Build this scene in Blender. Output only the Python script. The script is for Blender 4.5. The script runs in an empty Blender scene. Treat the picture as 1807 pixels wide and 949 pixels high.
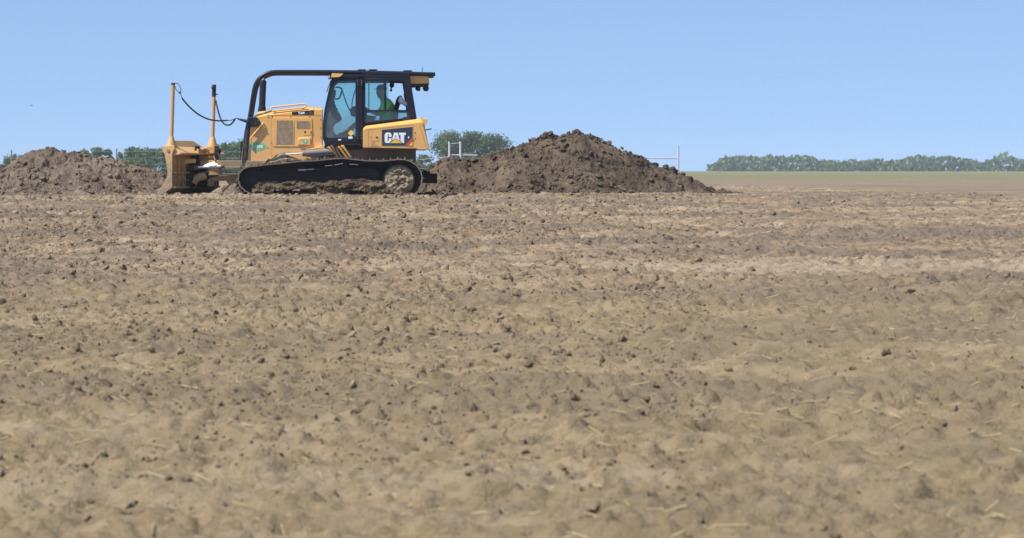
import bpy, bmesh, math, random
import numpy as np
from mathutils import Vector, Matrix, Quaternion

random.seed(7)
rng = np.random.default_rng(11)
sc = bpy.context.scene
COL = sc.collection

# ------------------------------------------------------------------ camera, sky, sun, exposure
D0 = 60.0            # metres from the camera to the near track of the bulldozer
EYE = 0.56           # eye height above the soil the bulldozer stands on
FPX = 4500.0         # focal length in pixels of the photograph
cam_d = bpy.data.cameras.new("camera")
cam = bpy.data.objects.new("camera", cam_d)
COL.objects.link(cam)
cam.location = (0, -D0, EYE)
cam.rotation_euler = (math.radians(90), 0, 0)
cam_d.sensor_fit = 'HORIZONTAL'
cam_d.sensor_width = 36.0
cam_d.lens = FPX / 1807 * 36.0
cam_d.shift_x = (903.5 - 600) / 1807
cam_d.shift_y = -(474.5 - 300) / 1807
cam_d.clip_start = 0.5
cam_d.clip_end = 9000
cam_d.dof.use_dof = True
cam_d.dof.focus_distance = D0 + 0.7
cam_d.dof.aperture_fstop = 4.5
sc.camera = cam

SUN = Vector((-0.50, -0.28, 0.82)).normalized()
world = bpy.data.worlds.new("World")
sc.world = world
world.use_nodes = True
wn = world.node_tree
wn.nodes.clear()
w_out = wn.nodes.new("ShaderNodeOutputWorld")
w_bg = wn.nodes.new("ShaderNodeBackground")
w_sky = wn.nodes.new("ShaderNodeTexSky")
w_sky.sky_type = 'NISHITA'
w_sky.sun_disc = False
w_sky.sun_elevation = math.asin(SUN.z)
w_sky.sun_rotation = math.atan2(SUN.x, SUN.y)
w_sky.altitude = 300
w_sky.air_density = 1.0
w_sky.dust_density = 0.3
w_sky.ozone_density = 2.0
w_bg.inputs["Strength"].default_value = 0.142
w_geo = wn.nodes.new("ShaderNodeTexCoord")
w_map = wn.nodes.new("ShaderNodeVectorMath")
w_map.operation = 'ADD'
w_map.inputs[1].default_value = (0, 0, 0.22)
wn.links.new(w_geo.outputs["Generated"], w_map.inputs[0])
wn.links.new(w_map.outputs[0], w_sky.inputs["Vector"])
w_hs = wn.nodes.new("ShaderNodeHueSaturation")
w_hs.inputs["Saturation"].default_value = 1.0
w_hs.inputs["Hue"].default_value = 0.5
wn.links.new(w_sky.outputs[0], w_hs.inputs["Color"])
wn.links.new(w_hs.outputs[0], w_bg.inputs[0])
wn.links.new(w_bg.outputs[0], w_out.inputs[0])

sun_d = bpy.data.lights.new("sun", 'SUN')
sun_d.energy = 5.0
sun_d.angle = math.radians(0.5)
sun_d.color = (1.0, 0.95, 0.88)
sun = bpy.data.objects.new("sun", sun_d)
COL.objects.link(sun)
sun.rotation_euler = (-SUN).to_track_quat('-Z', 'Y').to_euler()

sc.view_settings.view_transform = 'Standard'
sc.view_settings.look = 'None'
sc.view_settings.gamma = 1.0
sc.view_settings.use_curve_mapping = False
sc.view_settings.exposure = 0.48
sc.render.engine = 'CYCLES'
sc.cycles.max_bounces = 8
sc.cycles.transparent_max_bounces = 24
sc.cycles.use_denoising = True


# ------------------------------------------------------------------ helpers
def P(px, py, y=0.0):
    """point at depth y seen at a pixel of the photograph"""
    s = (D0 + y) / FPX
    return Vector(((px - 600) * s, y, EYE + (300 - py) * s))


def S(px, y=0.0):
    return px * (D0 + y) / FPX


def tag(o, label=None, cat=None, group=None, kind=None):
    if label: o['label'] = label
    if cat: o['category'] = cat
    if group: o['group'] = group
    if kind: o['kind'] = kind
    return o


def thing(name, loc, label, cat, group=None):
    o = bpy.data.objects.new(name, None)
    COL.objects.link(o)
    o.location = loc
    return tag(o, label, cat, group)


def link(name, me, mat, parent=None, smooth=35, bevel=0.0):
    o = bpy.data.objects.new(name, me)
    COL.objects.link(o)
    if mat is not None:
        me.materials.append(mat)
    if parent is not None:
        o.parent = parent
        if parent.type == 'EMPTY':
            o.matrix_parent_inverse = Matrix.Translation(parent.location).inverted()
    if smooth:
        me.polygons.foreach_set("use_smooth", [True] * len(me.polygons))
        me.set_sharp_from_angle(angle=math.radians(smooth))
    if bevel > 0:
        b = o.modifiers.new("bevel", 'BEVEL')
        b.width = bevel
        b.segments = 2
        b.limit_method = 'ANGLE'
        b.angle_limit = math.radians(40)
    return o


def obj(name, bm, mat, parent=None, smooth=35, bevel=0.0):
    bmesh.ops.recalc_face_normals(bm, faces=bm.faces)
    me = bpy.data.meshes.new(name)
    bm.to_mesh(me)
    bm.free()
    return link(name, me, mat, parent, smooth, bevel)


def objs(name, bm, mat, parent=None, smooth=35, bevel=0.0):
    """every separate piece of bm becomes an object of its own"""
    bm.verts.index_update()
    seen, groups = set(), []
    for v in bm.verts:
        if v in seen:
            continue
        st, isl = [v], []
        seen.add(v)
        while st:
            q = st.pop()
            isl.append(q)
            for e in q.link_edges:
                w_ = e.other_vert(q)
                if w_ not in seen:
                    seen.add(w_)
                    st.append(w_)
        groups.append(isl)
    out = []
    for isl in groups:
        b2 = bmesh.new()
        mp = {v: b2.verts.new(v.co) for v in isl}
        for f in {f for v in isl for f in v.link_faces}:
            b2.faces.new([mp[v] for v in f.verts])
        out.append(obj(name, b2, mat, parent, smooth, bevel))
    bm.free()
    return out[0]


def BM():
    return bmesh.new()


def prism(bm, pts, ext):
    """closed prism: polygon pts (Vectors) swept along ext"""
    a = [bm.verts.new(p) for p in pts]
    b = [bm.verts.new(p + ext) for p in pts]
    n = len(pts)
    bm.faces.new(a)
    bm.faces.new(b[::-1])
    for i in range(n):
        j = (i + 1) % n
        bm.faces.new((a[i], b[i], b[j], a[j]))


def slab(bm, poly, y0, y1, ref=None):
    """side-view polygon in photo pixels, at depth y0, swept back to y1"""
    r = y0 if ref is None else ref
    pts = []
    for px, py in poly:
        p = P(px, py, r)
        pts.append(Vector((p.x, y0, p.z)))
    prism(bm, pts, Vector((0, y1 - y0, 0)))


def rect(x0, y0, x1, y1):
    return [(x0, y0), (x1, y0), (x1, y1), (x0, y1)]


def rrect(x0, y0, x1, y1, r, n=4):
    out = []
    for cx, cy, a0 in ((x1 - r, y0 + r, -90), (x1 - r, y1 - r, 0), (x0 + r, y1 - r, 90), (x0 + r, y0 + r, 180)):
        for k in range(n + 1):
            a = math.radians(a0 + 90 * k / n)
            out.append((cx + r * math.cos(a), cy + r * math.sin(a)))
    return out


def ellipse(cx, cy, rx, ry, n=28):
    return [(cx + rx * math.cos(2 * math.pi * k / n), cy + ry * math.sin(2 * math.pi * k / n)) for k in range(n)]


def box(bm, c, d, rot=None):
    m = Matrix.Translation(c) @ (rot.to_4x4() if rot is not None else Matrix()) @ Matrix.Diagonal((d[0], d[1], d[2], 1))
    bmesh.ops.create_cube(bm, size=1.0, matrix=m)


def tube(bm, pts, r, n=10, cap=True, closed=False):
    pts = [Vector(p) for p in pts]
    m = len(pts)
    rs = r if hasattr(r, '__len__') else [r] * m
    rings = []
    up = None
    for i, p in enumerate(pts):
        if closed:
            t = (pts[(i + 1) % m] - pts[i - 1]).normalized()
        else:
            t = (pts[min(i + 1, m - 1)] - pts[max(i - 1, 0)]).normalized()
        if up is None:
            up = Vector((0, 1, 0)) if abs(t.y) < 0.9 else Vector((0, 0, 1))
        a = (up - t * up.dot(t)).normalized()
        b = t.cross(a)
        up = a
        rings.append([bm.verts.new(p + a * rs[i] * math.cos(2 * math.pi * k / n) + b * rs[i] * math.sin(2 * math.pi * k / n)) for k in range(n)])
    q = m if closed else m - 1
    for i in range(q):
        A, B = rings[i], rings[(i + 1) % m]
        for k in range(n):
            bm.faces.new((A[k], A[(k + 1) % n], B[(k + 1) % n], B[k]))
    if cap and not closed:
        bm.faces.new(rings[0][::-1])
        bm.faces.new(rings[-1])


def spline(pts, n=6):
    """Catmull-Rom through pts"""
    pts = [Vector(p) for p in pts]
    out = []
    for i in range(len(pts) - 1):
        p0, p1, p2, p3 = pts[max(i - 1, 0)], pts[i], pts[i + 1], pts[min(i + 2, len(pts) - 1)]
        for k in range(n):
            t = k / n
            out.append(0.5 * ((2 * p1) + (p2 - p0) * t + (2 * p0 - 5 * p1 + 4 * p2 - p3) * t * t + (3 * p1 - p0 - 3 * p2 + p3) * t ** 3))
    out.append(pts[-1])
    return out


def cyl(bm, a, b, r, n=20, r2=None):
    tube(bm, [a, b], [r, r if r2 is None else r2], n)


def ball(bm, c, r, sub=2, scale=(1, 1, 1)):
    m = Matrix.Translation(c) @ Matrix.Diagonal((scale[0], scale[1], scale[2], 1))
    bmesh.ops.create_icosphere(bm, subdivisions=sub, radius=r, matrix=m)


def mesh_np(name, V, F):
    me = bpy.data.meshes.new(name)
    k = F.shape[1]
    me.vertices.add(len(V))
    me.vertices.foreach_set("co", np.ascontiguousarray(V, dtype=np.float32).ravel())
    me.loops.add(F.size)
    me.loops.foreach_set("vertex_index", np.ascontiguousarray(F, dtype=np.int32).ravel())
    me.polygons.add(len(F))
    me.polygons.foreach_set("loop_start", np.arange(0, F.size, k, dtype=np.int32))
    me.update(calc_edges=True)
    return me


def grid_faces(nr, nc):
    i = np.arange(nr - 1)[:, None] * nc + np.arange(nc - 1)[None, :]
    return np.stack([i, i + 1, i + 1 + nc, i + nc], -1).reshape(-1, 4)


# ---- numpy noise
def h2(ix, iy, s):
    h = (ix.astype(np.int64) * 374761393 + iy.astype(np.int64) * 668265263 + s * 974634541) & 0xFFFFFFFF
    h = ((h ^ (h >> 13)) * 1274126177) & 0xFFFFFFFF
    h = ((h ^ (h >> 15)) * 2246822519) & 0xFFFFFFFF
    return ((h ^ (h >> 16)) & 0xFFFFFF) / float(0xFFFFFF)


def vnoise(x, y, s=0):
    ix, iy = np.floor(x), np.floor(y)
    fx, fy = x - ix, y - iy
    fx = fx * fx * fx * (fx * (fx * 6 - 15) + 10)
    fy = fy * fy * fy * (fy * (fy * 6 - 15) + 10)
    a, b = h2(ix, iy, s), h2(ix + 1, iy, s)
    c, d = h2(ix, iy + 1, s), h2(ix + 1, iy + 1, s)
    return (a + (b - a) * fx) * (1 - fy) + (c + (d - c) * fx) * fy - 0.5


def fbm(x, y, o=4, s=0):
    t, a = 0, 1.0
    for k in range(o):
        t = t + a * vnoise(x * 2 ** k + 17.3 * k, y * 2 ** k - 9.1 * k, s + k)
        a *= 0.5
    return t


def clods(x, y, cell, prob, s, rlo=0.25, rhi=0.75, tall=0.8, flat=False):
    """height of loose clods: random rounded blocks, one per kept cell"""
    x = x + cell * 0.55 * vnoise(x / cell * 2.3, y / cell * 2.3, s + 50)
    y = y + cell * 0.55 * vnoise(x / cell * 2.3 + 40, y / cell * 2.3 + 7, s + 51)
    gx, gy = x / cell, y / cell
    bx, by = np.floor(gx), np.floor(gy)
    out = np.zeros_like(x)
    for dx in (-1, 0, 1):
        for dy in (-1, 0, 1):
            cx, cy = bx + dx, by + dy
            r = rlo + (rhi - rlo) * h2(cx, cy, s + 2) ** 2.5
            ux = gx - cx - h2(cx, cy, s)
            uy = gy - cy - h2(cx, cy, s + 1)
            an = h2(cx, cy, s + 3) * 6.283
            ca, sa = np.cos(an), np.sin(an)
            e = 0.6 + 0.4 * h2(cx, cy, s + 5)
            d = ((ux * ca + uy * sa) / r) ** 2 + ((uy * ca - ux * sa) / (r * e)) ** 2
            hh = np.where(h2(cx, cy, s + 4) < prob, r * cell * tall * (np.sqrt(np.clip(1 - d, 0, 1)) if not flat else np.clip((1 - d) * 2.2, 0, 1)), 0)
            out = np.maximum(out, hh)
    return out


# ---- loose lumps: deformed icospheres merged with numpy
def lump_templates(sub, n, seed):
    out = []
    r = random.Random(seed)
    for k in range(n):
        bm = BM()
        bmesh.ops.create_icosphere(bm, subdivisions=sub, radius=1.0)
        bm.verts.ensure_lookup_table()
        V = np.array([v.co[:] for v in bm.verts])
        F = np.array([[v.index for v in f.verts] for f in bm.faces])
        bm.free()
        for q in range(7):                       # flat cuts give broken faces
            d = np.array([r.gauss(0, 1) for _ in range(3)])
            d /= np.linalg.norm(d)
            lim = r.uniform(0.45, 0.85)
            t = V @ d
            V = V - np.outer(np.clip(t - lim, 0, None), d) * 0.9
        V *= 1 + 0.22 * (np.sin(V[:, :1] * 5.1 + k) * np.sin(V[:, 1:2] * 4.3 + 2 * k) + 0.5 * np.sin(V[:, 2:3] * 9 + k))
        out.append((V, F))
    return out


LT1 = lump_templates(1, 10, 3)
LT2 = lump_templates(2, 10, 5)


def lumps(pos, size, seed, big=0.09):
    rg = np.random.default_rng(seed)
    Vs, Fs, off = [], [], 0
    for p, s in zip(pos, size):
        V, F = (LT2 if s > big else LT1)[rg.integers(10)]
        q = Quaternion(rg.normal(size=4)).normalized().to_matrix()
        R = np.array(q) @ np.diag([1, rg.uniform(.65, 1), rg.uniform(.5, .9)])
        Vs.append(V @ R.T * s + p)
        Fs.append(F + off)
        off += len(V)
    return np.concatenate(Vs), np.concatenate(Fs)


# ------------------------------------------------------------------ materials
def mat_base(name):
    m = bpy.data.materials.new(name)
    m.use_nodes = True
    nt = m.node_tree
    b = nt.nodes["Principled BSDF"]
    return m, nt, b


def N(nt, t, **kw):
    n = nt.nodes.new(t)
    for k, v in kw.items():
        setattr(n, k, v)
    return n


def noise(nt, scale, detail=4, rough=0.55, vec=None, stretch=None):
    n = N(nt, "ShaderNodeTexNoise")
    n.inputs["Scale"].default_value = scale
    n.inputs["Detail"].default_value = detail
    n.inputs["Roughness"].default_value = rough
    tc = N(nt, "ShaderNodeTexCoord")
    if stretch:
        mp = N(nt, "ShaderNodeMapping")
        mp.inputs["Scale"].default_value = stretch
        nt.links.new(tc.outputs["Object"], mp.inputs[0])
        nt.links.new(mp.outputs[0], n.inputs["Vector"])
    else:
        nt.links.new(tc.outputs["Object"], n.inputs["Vector"])
    return n.outputs["Fac"]


def ramp(nt, fac, stops):
    r = N(nt, "ShaderNodeValToRGB")
    el = r.color_ramp.elements
    while len(el) < len(stops):
        el.new(0.5)
    for e, (p, c) in zip(el, stops):
        e.position = p
        e.color = (c[0], c[1], c[2], 1) if hasattr(c, '__len__') else (c, c, c, 1)
    nt.links.new(fac, r.inputs[0])
    return r.outputs[0]


def mixc(nt, fac, a, b, mode='MIX'):
    n = N(nt, "ShaderNodeMix", data_type='RGBA', blend_type=mode)
    for sock, v in ((n.inputs[0], fac), (n.inputs[6], a), (n.inputs[7], b)):
        if hasattr(v, 'is_output'):
            nt.links.new(v, sock)
        elif hasattr(v, '__len__'):
            sock.default_value = (v[0], v[1], v[2], 1)
        else:
            sock.default_value = v
    return n.outputs[2]


def math_n(nt, op, a, b=0.0, clamp=False):
    n = N(nt, "ShaderNodeMath", operation=op, use_clamp=clamp)
    for sock, v in ((n.inputs[0], a), (n.inputs[1], b)):
        if hasattr(v, 'is_output'):
            nt.links.new(v, sock)
        else:
            sock.default_value = v
    return n.outputs[0]


def bump(nt, b, h, strength=0.4, dist=0.02):
    n = N(nt, "ShaderNodeBump")
    n.inputs["Strength"].default_value = strength
    n.inputs["Distance"].default_value = dist
    nt.links.new(h, n.inputs["Height"])
    nt.links.new(n.outputs[0], b.inputs["Normal"])


def height_mask(nt, z0, z1):
    """1 at z0 falling to 0 at z1 (metres above the soil)"""
    tc = N(nt, "ShaderNodeTexCoord")
    sx = N(nt, "ShaderNodeSeparateXYZ")
    nt.links.new(tc.outputs["Object"], sx.inputs[0])
    mr = N(nt, "ShaderNodeMapRange")
    mr.inputs[1].default_value = z0
    mr.inputs[2].default_value = z1
    mr.inputs[3].default_value = 1
    mr.inputs[4].default_value = 0
    nt.links.new(sx.outputs["Z"], mr.inputs[0])
    return mr.outputs[0]


DUST = (0.36, 0.27, 0.19)


def paint(name, col, rough=0.4, dust=0.35, z0=0.6, z1=1.7, dcol=DUST, var=0.12, coat=0.0, metal=0.0, gen=0.0, spec=0.5):
    m, nt, b = mat_base(name)
    n1 = noise(nt, 2.2, 5, 0.6)
    n2 = noise(nt, 14, 5, 0.65)
    n3 = noise(nt, 60, 3, 0.6)
    c = mixc(nt, ramp(nt, n1, [(0.3, 0.0), (0.7, 1.0)]), [v * (1 - var) for v in col], [min(1, v * (1 + var * 0.4)) for v in col])
    hm = height_mask(nt, z0, z1)
    spot = ramp(nt, n2, [(0.35, 0.0), (0.65, 1.0)])
    f = math_n(nt, 'MULTIPLY', hm, math_n(nt, 'ADD', math_n(nt, 'MULTIPLY', spot, 0.7), 0.35))
    f = math_n(nt, 'ADD', math_n(nt, 'MULTIPLY', f, dust), math_n(nt, 'MULTIPLY', math_n(nt, 'MULTIPLY', spot, n3), gen), clamp=True)
    c = mixc(nt, f, c, dcol)
    nt.links.new(c, b.inputs["Base Color"])
    r = math_n(nt, 'ADD', math_n(nt, 'MULTIPLY', f, 0.5), math_n(nt, 'ADD', math_n(nt, 'MULTIPLY', n2, 0.15), rough - 0.07), clamp=True)
    nt.links.new(r, b.inputs["Roughness"])
    b.inputs["Metallic"].default_value = metal
    b.inputs["Coat Weight"].default_value = coat
    b.inputs["Specular IOR Level"].default_value = spec
    bump(nt, b, n2, 0.06, 0.01)
    return m


def soil(name, dark, mid, light, sc_big=0.8, patch=(0.35, 0.65), bs=0.6):
    m, nt, b = mat_base(name)
    nb = noise(nt, sc_big, 6, 0.62)
    nf = noise(nt, 9, 6, 0.68)
    ng = noise(nt, 55, 4, 0.7)
    c = ramp(nt, nb, [(patch[0], dark), ((patch[0] + patch[1]) / 2, mid), (patch[1], light)])
    c = mixc(nt, 0.55, c, ramp(nt, nf, [(0.28, dark), (0.5, mid), (0.72, light)]))
    g = ramp(nt, ng, [(0.3, 0.72), (0.7, 1.2)])
    c = mixc(nt, 1.0, c, g, 'MULTIPLY')
    nt.links.new(c, b.inputs["Base Color"])
    b.inputs["Roughness"].default_value = 0.95
    b.inputs["Specular IOR Level"].default_value = 0.15
    h = math_n(nt, 'ADD', math_n(nt, 'MULTIPLY', nf, 1.0), math_n(nt, 'MULTIPLY', ng, 0.45))
    bump(nt, b, h, bs, 0.03)
    return m


YEL = (0.76, 0.40, 0.095)
M = {}
M['yellow'] = paint('yellow_paint', YEL, 0.36, 0.6, 0.75, 1.8, dcol=(0.52, 0.34, 0.18), gen=0.22, coat=0.3)
M['yellow_top'] = paint('yellow_paint_pale', (0.82, 0.46, 0.13), 0.42, 0.25, 0.9, 2.2, gen=0.15)  # paler yellow for rail, lamp bracket, step and rock guard
M['yellow_dirty'] = paint('yellow_paint_dirty', (0.70, 0.36, 0.09), 0.5, 1.0, 0.3, 1.25, dcol=(0.29, 0.205, 0.13), gen=0.35)
M['mast'] = paint('yellow_mast_paint', (0.52, 0.30, 0.11), 0.45, 0.3, 0.9, 2.6, gen=0.25)
M['black'] = paint('black_paint', (0.012, 0.015, 0.024), 0.34, 0.95, 0.65, 1.65, dcol=(0.14, 0.12, 0.10), gen=0.02, spec=0.35)
M['black_cab'] = paint('black_cab_paint', (0.011, 0.014, 0.023), 0.36, 0.12, 0.9, 1.7, dcol=(0.10, 0.09, 0.08), gen=0.01, spec=0.25)
M['rubber'] = paint('black_rubber', (0.012, 0.012, 0.013), 0.65, 0.1, 0.6, 1.4)
M['navy'] = paint('navy_decal', (0.022, 0.035, 0.062), 0.35, 0.25, 1.05, 1.45, dcol=(0.16, 0.15, 0.15), gen=0.04)
M['white'] = paint('white_decal', (0.80, 0.80, 0.80), 0.4, 0.1, 1.0, 1.4)
M['decal_yellow'] = paint('yellow_decal', (0.85, 0.50, 0.06), 0.4, 0.05)
M['red'] = paint('red_decal', (0.55, 0.06, 0.05), 0.4, 0.05)
M['green'] = paint('green_sticker', (0.13, 0.46, 0.27), 0.4, 0.2, 0.95, 1.3)
M['grille'] = paint('brown_grille_mesh', (0.235, 0.14, 0.062), 0.6, 0.2, 0.9, 1.8, gen=0.85, dcol=(0.36, 0.32, 0.28))
M['brown_print'] = paint('brown_lettering', (0.42, 0.26, 0.13), 0.5, 0.0)
M['steel'] = paint('dusty_track_steel', (0.13, 0.108, 0.09), 0.6, 0.8, -0.2, 1.2, dcol=(0.23, 0.18, 0.13), gen=0.5)
M['dark_steel'] = paint('dark_oily_steel', (0.018, 0.017, 0.017), 0.55, 0.45, 0.0, 0.75, dcol=(0.10, 0.072, 0.05), gen=0.12, spec=0.2)
M['grey_metal'] = paint('dusty_grey_metal', (0.17, 0.16, 0.155), 0.5, 0.5, 0.6, 1.3, dcol=(0.26, 0.215, 0.17), gen=0.5)
M['muddy'] = paint('mud_caked_metal', (0.17, 0.115, 0.075), 0.8, 0.9, 0.0, 1.4, dcol=(0.20, 0.145, 0.10), gen=0.6)
M['lamp'] = paint('lamp_lens', (0.45, 0.46, 0.48), 0.1, 0.1)
M['cloth_grey'] = paint('black_seat_fabric', (0.014, 0.014, 0.017), 0.8, 0.0)
M['dash'] = paint('dusty_dashboard', (0.045, 0.055, 0.053), 0.7, 0.25, 1.2, 2.2, dcol=(0.19, 0.18, 0.16), gen=0.35)
M['dusty_arm'] = paint('dusty_arm_paint', (0.30, 0.20, 0.11), 0.7, 0.9, 0.3, 1.2, dcol=(0.235, 0.185, 0.14), gen=0.5)
M['chrome'] = paint('chromed_rod', (0.82, 0.80, 0.78), 0.42, 0.05, 0.0, 0.3, metal=1.0, var=0.02)
M['skin'] = paint('skin', (0.42, 0.22, 0.14), 0.5, 0.0)
M['hivis'] = paint('lime_hi_vis_cloth', (0.26, 0.72, 0.08), 0.75, 0.0)
M['strip'] = paint('silver_strip', (0.55, 0.57, 0.56), 0.35, 0.0)
M['khaki'] = paint('khaki_cloth', (0.46, 0.38, 0.26), 0.85, 0.0)
M['cap'] = paint('dark_cap_cloth', (0.05, 0.055, 0.07), 0.85, 0.0)
M['bag'] = paint('pale_plastic', (0.82, 0.80, 0.86), 0.4, 0.0)
M['fence'] = paint('galvanised_pipe', (0.50, 0.51, 0.54), 0.45, 0.1, 0.0, 1.0)
M['post_wood'] = paint('weathered_wood', (0.30, 0.27, 0.24), 0.85, 0.2)
M['bark'] = paint('bark', (0.10, 0.075, 0.055), 0.9, 0.0)
M['feather'] = paint('dark_feathers', (0.02, 0.02, 0.022), 0.7, 0.0)
M['mud'] = soil('packed_mud', (0.050, 0.036, 0.024), (0.105, 0.076, 0.050), (0.20, 0.15, 0.10), 2.5, (0.38, 0.62), 1.0)
M['mound_left'] = soil('turned_brown_earth', (0.085, 0.064, 0.047), (0.160, 0.122, 0.089), (0.30, 0.238, 0.175), 0.7, (0.38, 0.64), 1.0)
M['mound_right'] = soil('damp_brown_earth', (0.050, 0.037, 0.026), (0.110, 0.081, 0.057), (0.205, 0.155, 0.11), 1.0, (0.38, 0.64), 1.0)


def glass_mat():
    m = bpy.data.materials.new('tinted_glass')
    m.use_nodes = True
    nt = m.node_tree
    nt.nodes.clear()
    o = N(nt, "ShaderNodeOutputMaterial")
    t = N(nt, "ShaderNodeBsdfTransparent")
    t.inputs[0].default_value = (0.81, 0.935, 0.925, 1)
    g = N(nt, "ShaderNodeBsdfGlossy")
    g.inputs["Roughness"].default_value = 0.03
    fr = N(nt, "ShaderNodeFresnel")
    fr.inputs[0].default_value = 1.55
    dd = N(nt, "ShaderNodeBsdfDiffuse")
    dd.inputs[0].default_value = (0.30, 0.27, 0.23, 1)
    mx = N(nt, "ShaderNodeMixShader")
    mx2 = N(nt, "ShaderNodeMixShader")
    nt.links.new(fr.outputs[0], mx.inputs[0])
    nt.links.new(t.outputs[0], mx.inputs[1])
    nt.links.new(g.outputs[0], mx.inputs[2])
    nf = noise(nt, 5, 5, 0.6)
    hm = height_mask(nt, 1.25, 2.1)
    f = math_n(nt, 'MULTIPLY', math_n(nt, 'ADD', math_n(nt, 'MULTIPLY', hm, 0.20), 0.02), math_n(nt, 'MULTIPLY', nf, 2.0))
    nt.links.new(f, mx2.inputs[0])
    nt.links.new(mx.outputs[0], mx2.inputs[1])
    nt.links.new(dd.outputs[0], mx2.inputs[2])
    nt.links.new(mx2.outputs[0], o.inputs[0])
    return m


M['glass'] = glass_mat()


def leaf_mat(name, dark, light):
    m, nt, b = mat_base(name)
    n1 = noise(nt, 0.45, 4, 0.6)
    n2 = noise(nt, 3.0, 3, 0.6)
    c = mixc(nt, ramp(nt, math_n(nt, 'ADD', math_n(nt, 'MULTIPLY', n1, 0.6), math_n(nt, 'MULTIPLY', n2, 0.4)), [(0.35, 0.0), (0.65, 1.0)]), dark, light)
    nt.links.new(c, b.inputs["Base Color"])
    b.inputs["Roughness"].default_value = 0.7
    b.inputs["Specular IOR Level"].default_value = 0.2
    tr = N(nt, "ShaderNodeBsdfTranslucent")
    nt.links.new(c, tr.inputs[0])
    mx = N(nt, "ShaderNodeMixShader")
    mx.inputs[0].default_value = 0.25
    out = nt.nodes["Material Output"]
    nt.links.new(b.outputs[0], mx.inputs[1])
    nt.links.new(tr.outputs[0], mx.inputs[2])
    nt.links.new(mx.outputs[0], out.inputs[0])
    return m


M['leaf'] = leaf_mat('green_leaves', (0.040, 0.090, 0.022), (0.13, 0.21, 0.06))
M['leaf_grey'] = leaf_mat('grey_green_leaves', (0.05, 0.088, 0.030), (0.135, 0.185, 0.065))


# ------------------------------------------------------------------ ground: one sheet to the horizon
def ground_z(y):
    d = y + D0
    t = np.clip(58.5 - d, 0, None)
    return -0.0205 * (np.sqrt(t * t + 4) - 2)


def axis(lo, hi, step, far_lo, far_hi, grow=1.25):
    mid = [lo]
    while mid[-1] < hi:
        mid.append(mid[-1] + (step(mid[-1]) if callable(step) else step))
    a, s = [], (step(lo) if callable(step) else step)
    x = lo
    while x > far_lo:
        s *= grow
        x -= s
        a.append(x)
    b, s = [], (step(hi) if callable(step) else step)
    x = mid[-1]
    while x < far_hi:
        s *= grow
        x += s
        b.append(x)
    return np.array(a[::-1] + mid + b)


LANES = ((-8.3, 0.74), (-10.5, 0.74), (-19.6, 0.74), (-21.8, 0.74), (-30.5, 0.9), (-3.6, 0.6))


def lane_mask(X, Y):
    """crawler lanes pressed into the field, running the way the bulldozer drives"""
    m = np.zeros_like(X)
    for y0, w in LANES:
        yc = y0 + 0.25 * np.sin(X * 0.21 + y0) + 0.10 * vnoise(X * 0.9, X * 0 + y0, 3)
        m = np.maximum(m, np.clip((w / 2 - np.abs(Y - yc)) / 0.12 + 0.5, 0, 1) * np.clip(0.75 + 1.5 * vnoise(X * 0.35, X * 0 + y0 * 3, 8), 0, 1))
    return m


def ground_base(X, Y):
    e = 0.06 * fbm(X * 0.30, Y * 0.5, 3, 1)
    e = e + 0.075 * fbm(X * 0.7, Y * 2.1, 4, 5)
    return e


def ground_relief(X, Y):
    e = ground_base(X, Y)
    lm = lane_mask(X, Y)
    e = e + 0.075 * fbm(X * 4.6, Y * 6.0, 5, 15) * (1 - 0.5 * lm) - 0.03 * lm + 0.022 * lm * np.abs((X / 0.19) % 1 - 0.5) * 2
    dens = np.clip(0.8 + 2.0 * fbm(X * 0.22, Y * 0.5, 2, 9), 0.25, 1.1) * (1 - 0.6 * lm)
    c1 = clods(X, Y, 0.50, 0.22, 21, 0.10, 0.28, 0.40, True)
    c2 = clods(X, Y, 0.22, 0.50, 31, 0.14, 0.42, 0.55, True)
    c3 = clods(X, Y, 0.10, 0.6, 41, 0.2, 0.55, 0.6, True)
    pit = clods(X, Y, 0.19, 0.35, 71, 0.2, 0.45, 0.7, True)
    c = np.maximum(np.maximum(c1, c2), c3)
    k = np.where(Y > -2.0, 0.65, 1.0)
    return (e + c * dens - pit * dens) * k - 0.055


xs = axis(-8.4, 14.6, 0.026, -1550, 1550)
ys = axis(-D0 + 9.6, 42.0, lambda y: 0.022 if y < -40 else (0.012 + 0.0003 * (y + D0) if y < 7 else 0.065), -82, 1400)
GX, GY = np.meshgrid(xs, ys)
cellx = np.gradient(xs)[None, :] * np.ones_like(GX)
celly = np.gradient(ys)[:, None] * np.ones_like(GY)
fade = np.clip(1.6 - np.maximum(cellx, celly) / 0.12, 0, 1)
fine = fade > 0
GZ = ground_z(GY)
rel = np.zeros_like(GZ)
rel[fine] = ground_relief(GX[fine], GY[fine])
GZ = GZ + rel * fade
me = mesh_np("soil", np.stack([GX, GY, GZ], -1).reshape(-1, 3), grid_faces(*GX.shape))


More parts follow.
